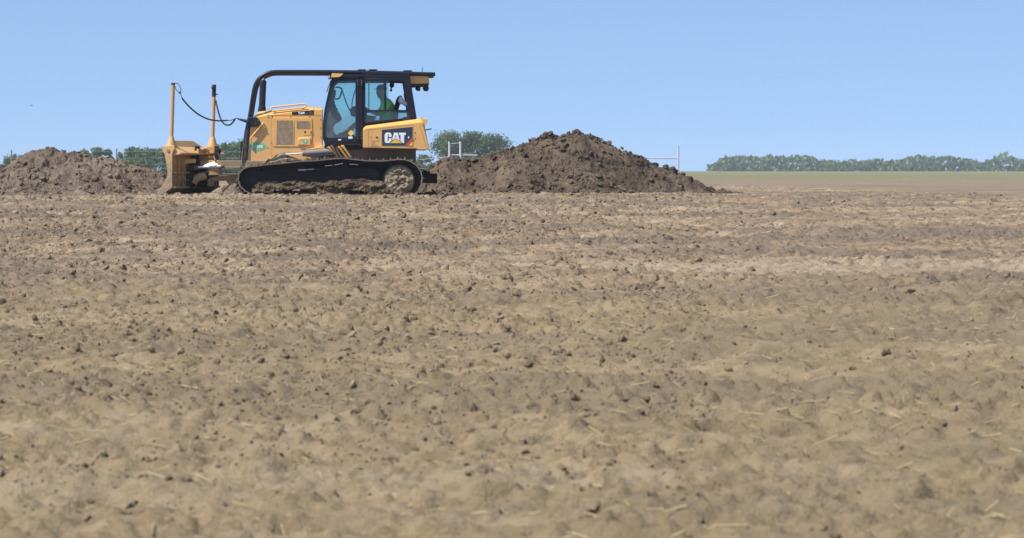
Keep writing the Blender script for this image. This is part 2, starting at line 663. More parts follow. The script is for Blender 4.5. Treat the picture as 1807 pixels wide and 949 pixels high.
def ground_mat():
    m, nt, b = mat_base('tilled_tan_soil')
    n0 = noise(nt, 0.55, 5, 0.62, stretch=(0.22, 1, 1))
    n1 = noise(nt, 2.0, 6, 0.65, stretch=(0.6, 1, 1))
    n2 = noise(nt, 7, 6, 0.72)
    n3 = noise(nt, 60, 4, 0.7)
    c = ramp(nt, n1, [(0.28, (0.170, 0.120, 0.075)), (0.5, (0.272, 0.199, 0.127)), (0.72, (0.40, 0.305, 0.205))])
    c = mixc(nt, ramp(nt, n0, [(0.46, 0.0), (0.58, 0.85)]), c, (0.168, 0.135, 0.103))
    c = mixc(nt, ramp(nt, n0, [(0.34, 0.55), (0.44, 0.0)]), c, (0.37, 0.30, 0.215))
    c = mixc(nt, ramp(nt, n2, [(0.54, 0.0), (0.63, 0.8)]), c, (0.10, 0.072, 0.05))  # dark blotches: damp soil, plus shadow of small pits put into the colour
    c = mixc(nt, 1.0, c, ramp(nt, n3, [(0.3, 0.75), (0.7, 1.18)]), 'MULTIPLY')
    tc = N(nt, "ShaderNodeTexCoord")
    sx = N(nt, "ShaderNodeSeparateXYZ")
    nt.links.new(tc.outputs["Object"], sx.inputs[0])
    # thin dry grass creeping in towards the road, pasture far behind the site
    near = N(nt, "ShaderNodeMapRange")
    near.inputs[1].default_value = -30
    near.inputs[2].default_value = -37
    nt.links.new(sx.outputs["Y"], near.inputs[0])
    fg = math_n(nt, 'MULTIPLY', near.outputs[0], ramp(nt, n2, [(0.35, 0.25), (0.62, 0.75)]))
    c = mixc(nt, fg, c, (0.225, 0.175, 0.095))
    far = N(nt, "ShaderNodeMapRange")
    far.inputs[1].default_value = 60
    far.inputs[2].default_value = 140
    nt.links.new(sx.outputs["Y"], far.inputs[0])
    c = mixc(nt, far.outputs[0], c, (0.17, 0.165, 0.085))
    nt.links.new(c, b.inputs["Base Color"])
    b.inputs["Roughness"].default_value = 0.95
    b.inputs["Specular IOR Level"].default_value = 0.12
    h = math_n(nt, 'ADD', n2, math_n(nt, 'MULTIPLY', n3, 0.4))
    bump(nt, b, h, 0.9, 0.05)
    return m


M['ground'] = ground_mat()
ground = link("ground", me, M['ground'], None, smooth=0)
me.polygons.foreach_set("use_smooth", [True] * len(me.polygons))
tag(ground, "broad field of dry tan tilled soil sloping to the camera", "ground", kind='structure')


# loose clods lying on the soil
def scatter_ground(n, seed):
    rg = np.random.default_rng(seed)
    d = 10 + 51 * rg.random(n) ** 0.55
    u = np.where(rg.random(n) < 0.7, rg.uniform(-0.145, 0.145, n), rg.uniform(-0.145, 0.285, n))
    x, y = u * d, d - D0
    s = np.clip(0.009 + 0.007 * rg.pareto(2.4, n), 0.009, 0.075)
    s = np.minimum(s, 0.022 + 0.0011 * d)
    keep = (fbm(x * 0.5, y * 0.5, 3, 77) > -0.15 + 0.35 * rg.random(n) - 0.2)
    x, y, s = x[keep], y[keep], s[keep]
    z = ground_z(y) + ground_relief(x, y) + s * 0.1
    return np.stack([x, y, z], -1), s


cp, cs = scatter_ground(150000, 5)
V, F = lumps(cp, cs, 6, 0.03)
M['clod'] = soil('loose_clod_soil', (0.085, 0.060, 0.040), (0.19, 0.137, 0.088), (0.32, 0.242, 0.16), 1.3, (0.38, 0.62))
cl = link("soil_clods", mesh_np("soil_clods", V, F), M['clod'], None, smooth=40)
tag(cl, "loose dry clods scattered over the tilled field", "clods", kind='stuff')


# bits of dry straw and stubble left in the soil
rg = np.random.default_rng(55)
n = 9000
d_ = 10 + 42 * rg.random(n) ** 0.8
x_, y_ = rg.uniform(-0.145, 0.285, n) * d_, d_ - D0
kp = fbm(x_ * 0.5, y_ * 0.8, 3, 91) + 0.012 * (30 - d_) > rg.uniform(-0.3, 0.5, n)
x_, y_ = x_[kp], y_[kp]
n = len(x_)
z_ = ground_z(y_) + ground_relief(x_, y_) + 0.012
an = rg.uniform(0, 6.283, n)
L_, w_ = rg.uniform(0.02, 0.075, n), rg.uniform(0.0015, 0.0035, n)
tilt = rg.normal(size=n) * 0.35
dx, dy = np.cos(an), np.sin(an)
c = np.stack([x_, y_, z_], -1)
u_ = np.stack([dx * np.cos(tilt), dy * np.cos(tilt), np.sin(tilt)], -1) * L_[:, None]
v_ = np.stack([-dy, dx, 0 * dx], -1) * w_[:, None]
up_ = np.stack([0 * dx, 0 * dx, w_ * 1.5], -1)
V = np.stack([c - u_ - v_, c - u_ + v_, c - u_ + up_, c + u_ - v_, c + u_ + v_, c + u_ + up_], 1).reshape(-1, 3)
b0 = np.arange(n)[:, None] * 6
F = np.concatenate([b0 + np.array([[0, 1, 4, 3]]), b0 + np.array([[1, 2, 5, 4]]), b0 + np.array([[2, 0, 3, 5]])])
M['straw'] = paint('dry_straw', (0.42, 0.33, 0.17), 0.8, 0.0)
tag(link("dry_straw", mesh_np("dry_straw", V, F), M['straw'], None, smooth=0), "bits of pale dry straw strewn on the tilled field", "straw", kind='stuff')

# ------------------------------------------------------------------ earth mounds
def mound(name, ridge, yp, slope, mat, label, seed, n_l, lmax, step=0.024, extra=(), toe=0.25):
    pts = [P(px, py, yp) for px, py in ridge]
    rx = np.array([p.x for p in pts])
    rz = np.array([p.z for p in pts])
    hmax = rz.max()
    W = hmax * slope + 0.8
    xs = np.arange(rx[0] - 0.4, rx[-1] + 0.4, step)
    ys = np.arange(yp - W, yp + W, step)
    X, Y = np.meshgrid(xs, ys)

    def surf(X, Y, detail=True):
        Xw = X + 0.35 * fbm(X * 0.9, Y * 0.9, 3, seed)
        h = np.interp(Xw * 0.0 + X, rx, rz, left=-0.3, right=-0.3)
        h = np.maximum(h, -0.3)
        half = np.clip(h, 0.05, None) * slope + toe
        t = np.abs(Y - yp + 0.22 * fbm(X * 0.8, X * 0 + 3, 3, seed + 4)) / half
        prof = 1.06 - np.sqrt(t * t + 0.0036)
        prof = np.where(t > 0.8, 0.26 * np.exp(-(t - 0.8) / 0.22) , np.clip(prof, 0, 1))
        z = np.where(h > 0, h * np.clip(prof, 0, 1), h)
        z = z - 0.06 * np.clip(t - 0.9, 0, 3) - 0.30 * np.clip(t - 1.1, 0, 1.5)
        mask = np.clip((z + 0.05) / 0.25, 0, 1)
        if detail:
            side = np.clip(t * 3, 0.35, 1.0)
            z = z + mask * side * (0.26 * fbm(X * 1.1, Y * 1.1, 4, seed + 9))
            z = z + mask * (0.13 * fbm(X * 3.8, Y * 3.8, 5, seed + 13))
            z = z + mask * np.maximum(clods(X, Y, 0.30, 0.45, seed + 20, 0.15, 0.45, 0.7, True), clods(X, Y, 0.12, 0.7, seed + 30, 0.2, 0.55, 0.8, True))
        return z, mask

    Z, mask = surf(X, Y)
    Vg = np.stack([X, Y, Z - 0.07], -1).reshape(-1, 3)
    Fg = grid_faces(*X.shape)
    Fg = np.concatenate([Fg[:, [0, 1, 2]], Fg[:, [0, 2, 3]]])
    rg = np.random.default_rng(seed)
    lx = rg.uniform(rx[0], rx[-1], n_l * 5)
    ly = yp + rg.uniform(-1.0, 0.55, n_l * 5) * W
    lz, lm = surf(lx, ly)
    k = (lz > 0.02) & (fbm(lx * 0.9, ly * 0.9 + lz, 3, seed + 40) > rg.uniform(-0.35, 0.25, len(lx)))
    lx, ly, lz = lx[k][:n_l], ly[k][:n_l], lz[k][:n_l]
    ls = np.clip(0.010 + 0.011 * rg.pareto(1.75, len(lx)), 0.010, lmax)
    pos = np.stack([lx, ly, lz - 0.07 + ls * 0.12], -1)
    if len(extra):
        pe = np.array([[*P(px, py + 2.5, yp - 0.05)] for px, py, r in extra])
        pos = np.concatenate([pos, pe])
        ls = np.concatenate([ls, np.array([r for _, _, r in extra])])
    Vl, Fl = lumps(pos, ls, seed + 1, 0.07)
    V = np.concatenate([Vg, Vl])
    F = np.concatenate([Fg, Fl + len(Vg)])
    o = link(name, mesh_np(name, V, F), mat, None, smooth=24)
    return tag(o, label, "dirt mound", "heaps of excavated earth")


mound("dirt_mound",
      [(-190, 342), (-120, 318), (-60, 302), (0, 292), (18, 288), (30, 278), (46, 271), (62, 265), (80, 262), (100, 263), (120, 267), (150, 270), (180, 272), (202, 276),
       (225, 281), (250, 288), (272, 294), (292, 300), (315, 312), (340, 326), (362, 342)],
      3.4, 1.55, M['mound_left'], "low wide mound of grey brown earth in front of the bulldozer blade", 100, 5200, 0.09)
mound("dirt_mound",
      [(722, 345), (745, 312), (760, 298), (775, 284), (790, 280), (808, 279), (826, 281), (842, 276), (870, 271), (880, 265), (905, 256), (920, 249), (940, 243),
       (958, 237), (975, 235), (1000, 237), (1030, 235), (1047, 240), (1066, 246), (1086, 253), (1106, 263), (1130, 276), (1150, 282), (1170, 289), (1188, 297),
       (1202, 305), (1220, 313), (1245, 323), (1275, 330), (1320, 336), (1370, 342)],
      6.6, 1.55, M['mound_right'], "tall pointed mound of dark clods behind the bulldozer, topped by two big lumps", 200, 9500, 0.11,
      extra=[(963, 236, .12), (972, 233.5, .10), (977, 236, .08), (957, 239, .09), (950, 241, .06), (1003, 234, .10), (1012, 231, .11), (1020, 231.5, .12), (1027, 236, .10), (1017, 238, .14), (1036, 238, .09), (1125, 274, .09), (1131, 276, .11),
             (1137, 279, .07), (1176, 292, .11), (1184, 295, .13), (1190, 299, .1), (1060, 244, .07), (1075, 250, .08), (905, 257, .06), (935, 245, .07), (1098, 258, .06), (1112, 266, .07), (887, 263, .06), (1049, 241, .06)])



# ------------------------------------------------------------------ bulldozer
YC = 1.45                                     # centre line depth
dz = thing("bulldozer", (0.0, YC, 0.0), "yellow crawler bulldozer with black cab guard pushing earth to the left", "bulldozer")


def mirror_y(y):
    return 2 * YC - y


# ---- tracks
def arc_px(cx, cy, r, a0, a1, n):
    return [(cx + r * math.cos(math.radians(a0 + (a1 - a0) * k / n)), cy - r * math.sin(math.radians(a0 + (a1 - a0) * k / n))) for k in range(n + 1)]


TRACK = ([(735, 341), (700, 344), (640, 345), (580, 345.5), (520, 345.5), (470, 345), (443, 343)]
         + [(431, 337), (423, 328), (419, 317), (421, 306), (428, 297.5), (438, 293)]
         + [(455, 291), (478, 289), (505, 286.5), (530, 283.5), (560, 282), (585, 279.5), (604, 278), (622, 280), (648, 282.5), (675, 283), (700, 280.5)]
         + [(714, 280.5), (726, 284), (736, 291.5), (743, 301), (746, 313), (745, 325), (741, 334)])


def resample(poly, n):
    p = [np.array(q, float) for q in poly]
    p.append(p[0])
    p = np.array(p)
    L = np.concatenate([[0], np.cumsum(np.linalg.norm(np.diff(p, axis=0), axis=1))])
    t = np.linspace(0, L[-1], n, endpoint=False)
    return np.stack([np.interp(t, L, p[:, 0]), np.interp(t, L, p[:, 1])], 1), L[-1] / n


def shoe_bm(pitch, w):
    bm = BM()
    box(bm, (0, 0, -0.012), (pitch * 0.97, w, 0.024))
    prism(bm, [Vector((-pitch * .46, -w / 2, -0.001)), Vector((-pitch * .36, -w / 2, -0.001)), Vector((-pitch * .39, -w / 2, 0.05)), Vector((-pitch * .45, -w / 2, 0.05))], Vector((0, w, 0)))
    return bm


def make_track(y0, y1, near):
    n = 58
    pts, pitch_px = resample(TRACK, n)
    pitch = S(pitch_px)
    w = y1 - y0
    yc = (y0 + y1) / 2
    # chain belt
    inner = []
    ring = []
    bm = BM()
    m = 116
    q, _ = resample(TRACK, m)
    P3 = [P(a, b, 0) for a, b in q]
    va, vb = [], []
    for i in range(m):
        t = (P3[(i + 1) % m] - P3[i - 1]).normalized()
        nrm = Vector((-t.z, 0, t.x))
        va.append(P3[i] - nrm * 0.03)
        vb.append(P3[i] - nrm * (0.115 if i % 2 else 0.10))
    for ya in (yc - 0.13, yc + 0.05):
        A = [[bm.verts.new((p.x, yy, p.z)) for p in arr] for arr in (va, vb) for yy in (ya, ya + 0.08)]
        for i in range(m):
            j = (i + 1) % m
            bm.faces.new((A[0][i], A[0][j], A[1][j], A[1][i]))
            bm.faces.new((A[2][i], A[3][i], A[3][j], A[2][j]))
            bm.faces.new((A[0][i], A[2][i], A[2][j], A[0][j]))
            bm.faces.new((A[1][i], A[1][j], A[3][j], A[3][i]))
    if not near:
        for i in range(n):
            a, b, c = P(*pts[i], 0), P(*pts[(i + 1) % n], 0), P(*pts[i - 1], 0)
            t = (b - c).normalized()
            nrm = Vector((-t.z, 0, t.x))
            box(bm, (a.x, yc, a.z), (pitch * .97, w, 0.024), Matrix((t, Vector((0, 1, 0)), nrm)).transposed())
    trk = obj("track", bm, M['dark_steel'], dz)
    if near:
        sm = shoe_bm(pitch, w)
        bmesh.ops.recalc_face_normals(sm, faces=sm.faces)
        sme = bpy.data.meshes.new("shoe")
        sm.to_mesh(sme)
        sm.free()
        sme.materials.append(M['steel'])
        for i in range(n):
            a, b, c = P(*pts[i], 0), P(*pts[(i + 1) % n], 0), P(*pts[i - 1], 0)
            t = (b - c).normalized()
            nrm = Vector((-t.z, 0, t.x))
            o = bpy.data.objects.new("shoe", sme)
            COL.objects.link(o)
            o.parent = trk
            R = Matrix((t, Vector((0, 1, 0)), nrm)).transposed()
            o.matrix_local = Matrix.Translation((a.x, yc, a.z)) @ R.to_4x4()
    # roller frame, idler, sprocket, rollers
    yf = y0 + 0.30
    bm = BM()
    slab(bm, [(462, 298), (520, 294), (660, 296), (672, 306), (672, 330), (462, 332), (452, 318)], yf, yf + 0.36, 0)
    slab(bm, [(470, 306), (650, 304), (650, 309), (470, 311)], yf - 0.03, yf, 0)
    slab(bm, [(470, 297), (505, 292), (560, 287.5), (604, 284), (650, 288), (690, 289), (690, 300), (660, 312), (470, 312)], (y0 + .58) if near else (y1 - .62), (y0 + .62) if near else (y1 - .58), 0)
    obj("track_frame", bm, M['dark_steel'], dz, bevel=0.015)
    bm = BM()
    c = P(447, 319, 0)
    cyl(bm, (c.x, yc - 0.10, c.z), (c.x, yc + 0.10, c.z), S(20), 32)
    cyl(bm, (c.x, yc - 0.16, c.z), (c.x, yc - 0.1, c.z), S(8), 20)
    box(bm, (c.x + S(-7), yf - 0.004, c.z), (0.02, 0.01, S(44)))
    obj("idler", bm, M['dark_steel'], dz, bevel=0.012)
    c = P(704.8, 317.8, 0)
    bm = BM()
    # toothed rim
    rr = []
    for k in range(50):
        a = 2 * math.pi * k / 50
        r = S(33.0) if k % 2 else S(30.0)
        rr.append(Vector((c.x + r * math.cos(a), yc - 0.04, c.z + r * math.sin(a))))
    prism(bm, rr, Vector((0, 0.08, 0)))
    spk = obj("sprocket", bm, M['dark_steel'], dz, bevel=0.006)
    bm = BM()
    cyl(bm, (c.x, y0 + 0.21, c.z), (c.x, yc + 0.2, c.z), S(28.0), 40)
    cyl(bm, (c.x, y0 + 0.15, c.z), (c.x, y0 + 0.21, c.z), S(26.0), 40, S(28.0))
    obj("sprocket_hub", bm, M['muddy'], spk, bevel=0.012)
    if near:  # pale strips stand in for sunlit gaps inside the track
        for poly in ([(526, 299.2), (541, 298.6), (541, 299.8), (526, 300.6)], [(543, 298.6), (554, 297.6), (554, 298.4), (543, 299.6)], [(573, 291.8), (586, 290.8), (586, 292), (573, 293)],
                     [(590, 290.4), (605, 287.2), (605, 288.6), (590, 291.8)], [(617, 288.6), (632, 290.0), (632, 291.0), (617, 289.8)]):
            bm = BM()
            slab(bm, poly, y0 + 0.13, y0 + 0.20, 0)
            obj("sunlit_gap_strip", bm, M['bag'], trk, smooth=0)
    for px, py in ((533, 299), (607, 292.5)):
        bm = BM()
        c = P(px, py, 0)
        cyl(bm, (c.x, yf - 0.06, c.z), (c.x, yf + 0.22, c.z), S(7.5), 22)
        cyl(bm, (c.x, yf - 0.075, c.z), (c.x, yf - 0.06, c.z), S(4.5), 18)
        obj("carrier_roller", bm, M['dark_steel'], dz, bevel=0.01)
    for k in range(7):
        bm = BM()
        c = P(474 + 31 * k, 336, 0)
        cyl(bm, (c.x, yf - 0.03, c.z), (c.x, yf + 0.34, c.z), S(7.5), 20)
        cyl(bm, (c.x, yf - 0.06, c.z), (c.x, yf - 0.03, c.z), S(4.5), 16)
        obj("track_roller", bm, M['dark_steel'], dz, bevel=0.01)
    return yf


YF = make_track(0.0, 0.74, True)
make_track(mirror_y(0.74), mirror_y(0.0), False)


# packed mud on the near track frame and on the hub
def relief(name, inside, x0, x1, z0, z1, yb, depth, amp, seed, step=0.014):
    xs_, zs_ = np.arange(x0, x1, step), np.arange(z0, z1, step)
    X, Z = np.meshgrid(xs_, zs_)
    h, keep = inside(X, Z)
    r = fbm(X * 3.2, Z * 5.5, 4, seed) * 1.0 + 0.95 * fbm(X * 10, Z * 15, 4, seed + 3)
    c = np.maximum(clods(X, Z, 0.13, 0.5, seed + 5, 0.2, 0.5, 0.8, True), clods(X, Z, 0.055, 0.7, seed + 8, 0.25, 0.6, 0.8, True))
    Y = yb - h * depth - h * (amp * r + c * 0.8)
    Y = np.where(keep, Y, yb + 0.24)
    V = np.stack([X, Y, Z], -1).reshape(-1, 3)
    nr, nc = X.shape
    F = grid_faces(nr, nc)
    k = keep.reshape(-1)
    F = F[k[F].any(1)]
    return mesh_np(name, V, F)


def frame_mud(X, Z):
    pxs = [446, 456, 470, 500, 530, 560, 600, 640, 670, 690]
    pys = [330, 319, 318, 321, 319, 323, 318, 316, 321, 326]
    tx = np.array([P(a, 0, 0).x for a in pxs])
    tz = np.array([P(0, b, 0).z for b in pys])
    top = np.interp(X, tx, tz) + 0.05 * fbm(X * 5, X * 0, 4, 61)
    lo = np.interp(X, [P(a, 0, 0).x for a in (446, 478, 484, 545, 552, 606, 612, 640, 646, 690)], [-.10, -.08, 0.09, 0.10, -.08, -.1, 0.07, 0.08, -.1, -.1]) + 0.03 * fbm(X * 6, X * 0, 3, 62)
    t = np.clip((top - Z) / 0.14, 0, 1)
    keep = (Z < top) & (Z > lo)
    return 0.25 + 0.75 * t, keep


a, b = P(444, 345, 0), P(692, 312, 0)
md = link("packed_mud", relief("packed_mud", frame_mud, a.x, b.x, -0.1, b.z, YF - 0.14, 0.05, 0.075, 60, 0.010), M['mud'], dz, smooth=40)
# crumbs of earth riding on the track plates
rg = np.random.default_rng(77)
tp, ts = [], []
for k in range(420):
    x_ = rg.uniform(432, 735)
    y_ = float(np.interp(x_, [432, 455, 478, 505, 530, 560, 585, 604, 622, 648, 675, 700, 714, 726, 736], [295, 291, 289, 286.5, 283.5, 282, 279.5, 278, 280, 282.5, 283, 280.5, 280.5, 284, 291]))
    if vnoise(np.array(x_ / 22.0), np.array(0.0), 5) < rg.uniform(-0.35, 0.2):
        continue
    yy_ = rg.uniform(0.01, 0.7) ** 1.3
    r_k = min(0.05, 0.010 + 0.008 * rg.pareto(2.2))
    p_ = P(x_, y_, 0)
    tp.append([p_.x, yy_, p_.z + r_k * 0.4])
    ts.append(r_k)
Vt, Ft = lumps(np.array(tp), np.array(ts), 78, 0.02)
link("track_mud", mesh_np("track_mud", Vt, Ft), M['mud'], dz, smooth=25)['kind'] = 'stuff'
hub = P(704.8, 317.8, 0)


def hub_mud(X, Z):
    r = np.sqrt((X - hub.x) ** 2 + (Z - hub.z) ** 2) / S(25.5)
    return 0.15 + 0.85 * np.clip((1 - r) / 0.35, 0, 1), r < 0.99 + 0.06 * fbm(X * 6, Z * 6, 3, 66)


M['hubmud'] = soil('dry_hub_mud', (0.11, 0.082, 0.056), (0.27, 0.205, 0.14), (0.40, 0.315, 0.22), 4.0, (0.40, 0.60))
link("packed_mud", relief("packed_mud", hub_mud, hub.x - .4, hub.x + .4, hub.z - .4, hub.z + .4, 0.12, 0.04, 0.06, 64), M['hubmud'], dz, smooth=40)

# ---- main frame and rear
bm = BM()
slab(bm, [(572, 258), (640, 258), (735, 258), (735, 302), (728, 316), (560, 316), (560, 262)], 0.86, mirror_y(0.86), 0.45)
slab(bm, rect(440, 284, 560, 316), 1.0, mirror_y(1.0), 0.9)
obj("main_frame", bm, M['muddy'], dz, bevel=0.02)
bm = BM()
slab(bm, [(735, 296), (752, 300), (762, 305), (773, 305.5), (773, 324), (735, 322)], 1.05, 1.85, 0.6)
hb = obj("drawbar_housing", bm, M['dark_steel'], dz, bevel=0.015)
bm = BM()
slab(bm, [(759.5, 302.0), (777, 304), (777, 306.2), (759.5, 305.8)], 0.40, 1.95, 0.6)
obj("hitch_plate", bm, M['hubmud'], hb)

# ---- hood
bm = BM()
prof = [(434, 287), (437, 236), (447.5, 206.5), (472, 202.3), (500, 199), (553.5, 193), (569.5, 193), (569.5, 256), (576, 260.5), (576, 287)]
y_s = 0.92
top_i = [2, 3, 4, 5, 6]
outer = [P(px, py, y_s) for px, py in prof]
up = {2: (456, 197.0), 3: (477, 194.6), 4: (500, 192.0), 5: (541, 187.6), 6: (569.5, 189.6)}
y_t = 1.12
crest = {i: P(up[i][0], up[i][1], y_t) for i in up}
va = [bm.verts.new(p) for p in outer]
vc = {i: bm.verts.new(crest[i]) for i in up}
vb = [bm.verts.new((p.x, mirror_y(p.y), p.z)) for p in outer]
vd = {i: bm.verts.new((crest[i].x, mirror_y(crest[i].y), crest[i].z)) for i in up}
bm.faces.new(va)
bm.faces.new(vb[::-1])
for i in (2, 3, 4, 5):
    bm.faces.new((va[i], va[i + 1], vc[i + 1], vc[i]))
    bm.faces.new((vb[i + 1], vb[i], vd[i], vd[i + 1]))
    bm.faces.new((vc[i], vc[i + 1], vd[i + 1], vd[i]))
bm.faces.new((va[2], vc[2], vd[2], vb[2], ))
for i in (0, 1):
    bm.faces.new((va[i], va[i + 1], vb[i + 1], vb[i]))
bm.faces.new((va[6], vb[6], vd[6], vc[6]))
for i in (6, 7, 8):
    bm.faces.new((va[i], va[i + 1], vb[i + 1], vb[i]))
bm.faces.new((va[9], vb[9], vb[0], va[0]))
hood = obj("hood", bm, M['yellow'], dz, smooth=25, bevel=0.018)
# seams, bolts
bm = BM()
for x0, y0_, x1, y1_ in ((471, 202.8, 569.3, 203.5), (479.2, 203.5, 479.9, 283), (508.8, 260, 509.4, 283), (553.4, 188.6, 554.1, 203)):
    slab(bm, rect(x0, y0_, x1, y1_), y_s - 0.0035, y_s + 0.01)
objs("panel_seam", bm, M['brown_print'], hood, smooth=0)
for k, (px, py) in enumerate([(473.5, 206.3), (480.5, 205.5), (513, 205.8), (546.5, 206), (473, 236), (479.5, 252.5), (472.5, 261), (566, 211), (566.2, 225.7), (566, 242)]):
    bm = BM()
    c = P(px, py, y_s)
    cyl(bm, (c.x, y_s + 0.005, c.z), (c.x, y_s - 0.009, c.z), 0.013, 8)
    obj("bolt", bm, M['rubber'], hood)
# engine door with grilles
bm = BM()
slab(bm, rrect(480.8, 207.6, 551, 258.5, 3.0), y_s - 0.016, y_s + 0.005)
door = obj("engine_door", bm, M['yellow'], hood, bevel=0.006)
bm = BM()
slab(bm, [(488.2, 213.5), (489.2, 212.4), (515.5, 212.2), (517, 213.6), (519.6, 254.6), (487, 255)], y_s - 0.0195, y_s - 0.010)
slab(bm, rrect(523, 213.3, 547, 227, 2.5), y_s - 0.0195, y_s - 0.010)
gr = obj("grille", bm, M['grille'], door, smooth=0)
bm = BM()
for xx in (488, 518.2):
    slab(bm, rect(xx, 212.5, xx + .7, 254.5), y_s - 0.024, y_s - 0.012)
for xx in (523, 546.6):
    slab(bm, rect(xx, 215, xx + .7, 225.5), y_s - 0.024, y_s - 0.012)
objs("grille_rim", bm, M['yellow'], gr, smooth=0)
bm = BM()
slab(bm, rrect(535.8, 230.2, 551, 238.2, 1), y_s - 0.022, y_s - 0.012)
lt = obj("latch", bm, M['yellow'], door, bevel=0.003)
bm = BM()
slab(bm, [(536.3, 230.8), (539.8, 230.8), (539.3, 234.6), (537.2, 234.6)], y_s - 0.026, y_s - 0.02)
slab(bm, rect(548.2, 231, 549.6, 236), y_s - 0.026, y_s - 0.02)
objs("latch_slot", bm, M['rubber'], lt, smooth=0)
bm = BM()
c0, c1 = P(526, 242.3, y_s), P(548, 255.5, y_s)
prism(bm, [Vector((c0.x, y_s - 0.012, c0.z)), Vector((c0.x, y_s - 0.06, c0.z - 0.02)), Vector((c0.x, y_s - 0.06, c1.z)), Vector((c0.x, y_s - 0.012, c1.z))], Vector((c1.x - c0.x, 0, 0)))
cvr = obj("cover_box", bm, M['yellow'], door, bevel=0.01)
bm = BM()
slab(bm, ellipse(538.5, 248.8, 4.6, 4.2), y_s - 0.064, y_s - 0.058)
slab(bm, rect(531, 245.3, 532, 247.6), y_s - 0.064, y_s - 0.058)
slab(bm, rect(532.9, 245.3, 534, 247.6), y_s - 0.064, y_s - 0.058)
stk = obj("round_sticker", bm, M['green'], cvr, smooth=0)
bm = BM()
slab(bm, [(537.5, 246.6), (540.5, 247.6), (539.5, 250.5), (538.6, 250)], y_s - 0.067, y_s - 0.063)
objs("sticker_mark", bm, M['white'], stk, smooth=0)


def text_mesh(name, s, x0, y0, x1, y1, y, mat, parent, bold=0.0, thick=0.003, slope=0.0):
    """lettering fitted into a pixel box on the plane at depth y"""
    cu = bpy.data.curves.new(name, 'FONT')
    cu.body = s
    cu.offset = bold
    cu.resolution_u = 3
    t = bpy.data.objects.new(name, cu)
    COL.objects.link(t)
    dg = bpy.context.evaluated_depsgraph_get()
    dg.update()
    me = bpy.data.meshes.new_from_object(t.evaluated_get(dg))
    bpy.data.objects.remove(t)
    n = len(me.vertices)
    co = np.zeros(n * 3)
    me.vertices.foreach_get("co", co)
    co = co.reshape(-1, 3)
    lo, hi = co.min(0), co.max(0)
    a, b = P(x0, y1, y), P(x1, y0, y)
    u = (co[:, 0] - lo[0]) / (hi[0] - lo[0])
    v = (co[:, 1] - lo[1]) / (hi[1] - lo[1])
    out = np.stack([a.x + (b.x - a.x) * u, np.full(n, y), a.z + (b.z - a.z) * v + slope * (b.x - a.x) * u], -1)
    me.vertices.foreach_set("co", out.astype(np.float32).ravel())
    me.update()
    bm = BM()
    bm.from_mesh(me)
    bpy.data.meshes.remove(me)
    g = bmesh.ops.extrude_face_region(bm, geom=bm.faces[:])
    bmesh.ops.translate(bm, verts=[e for e in g["geom"] if isinstance(e, bmesh.types.BMVert)], vec=(0, thick, 0))
    return obj(name, bm, mat, parent, smooth=0)


# green oval sticker
bm = BM()
slab(bm, ellipse(454, 258.3, 15.6, 7.7), y_s - 0.004, y_s + 0.003)
ov = obj("oval_sticker", bm, M['green'], hood, smooth=0)
text_mesh("lettering", "Y088", 449.5, 256.5, 463.8, 261.8, y_s - 0.007, M['white'], ov, 0.02)
bm = BM()
slab(bm, [(442, 259.5), (445, 261.2), (448, 259.6), (449, 260.2), (445.4, 262.2), (441.6, 260.4)], y_s - 0.007, y_s - 0.003)
objs("sticker_mark", bm, M['white'], ov, smooth=0)
# model badge
bm = BM()
slab(bm, [(515.2, 197.3), (553.4, 193.9), (553.4, 202.4), (515.2, 202.4)], y_s - 0.008, y_s + 0.004)
bd = obj("model_badge", bm, M['rubber'], hood, smooth=0)
text_mesh("lettering", "D6K", 527, 197.2, 539.2, 201.8, y_s - 0.012, M['white'], bd, 0.035)
bm = BM()
slab(bm, [(544.5, 196.2), (546.5, 196.2), (552.2, 200.6), (549.6, 200.8)], y_s - 0.011, y_s - 0.007)
slab(bm, rect(540.4, 199, 541.6, 201.2), y_s - 0.011, y_s - 0.007)
obj("badge_stripe", bm, M['grey_metal'], bd, smooth=0)

# grab rail on the shoulder
yr = 0.93
r_ = 0.020
loop = []
for cx, cy, a0 in ((536.8, 186.4, -95), (481.8, 192.3, 85)):
    for k in range(9):
        a = math.radians(a0 + 180 * k / 8)
        loop.append(P(cx + 3.3 * math.cos(a), cy + 3.3 * math.sin(a), yr))
bm = BM()
tube(bm, loop, r_, 10, closed=True)
for px, py in ((484, 195.4), (534, 189.8)):
    p = P(px, py, yr)
    cyl(bm, p, p + Vector((0, 0.14, 0.0)), 0.016, 8)
obj("grab_rail", bm, M['yellow_top'], dz)
# side handle
bm = BM()
hp = [P(464, 217.5, y_s + 0.01), P(463.5, 218, y_s - 0.05), P(454, 229.5, y_s - 0.06), P(443.2, 242.5, y_s - 0.06), P(442.0, 246, y_s - 0.06), P(442.4, 256, y_s - 0.05), P(442.8, 257.5, y_s + 0.01)]
tube(bm, spline(hp, 4), 0.019, 9)
obj("side_handle", bm, M['yellow'], dz)

# radiator guard at the very front
bm = BM()
slab(bm, [(424, 252), (426, 249), (437, 247), (437, 284), (424, 282)], 0.98, mirror_y(0.98), 0.9)
obj("radiator_guard", bm, M['dark_steel'], dz, bevel=0.01)

# exhaust
ys_ = 1.40
bm = BM()
tube(bm, [P(462.3, 194, ys_), P(463, 176, ys_), P(464, 152, ys_), P(464.3, 146, ys_), P(465.4, 142.2, ys_), P(467.4, 140.4, ys_)], [.082, .080, .080, .080, .076, .064], 18)
ex = obj("exhaust_pipe", bm, M['black'], dz)
bm = BM()
cyl(bm, P(462.2, 197, ys_), P(462.5, 187.4, ys_), .105, 18, .09)
obj("exhaust_collar", bm, M['black'], ex, bevel=0.006)

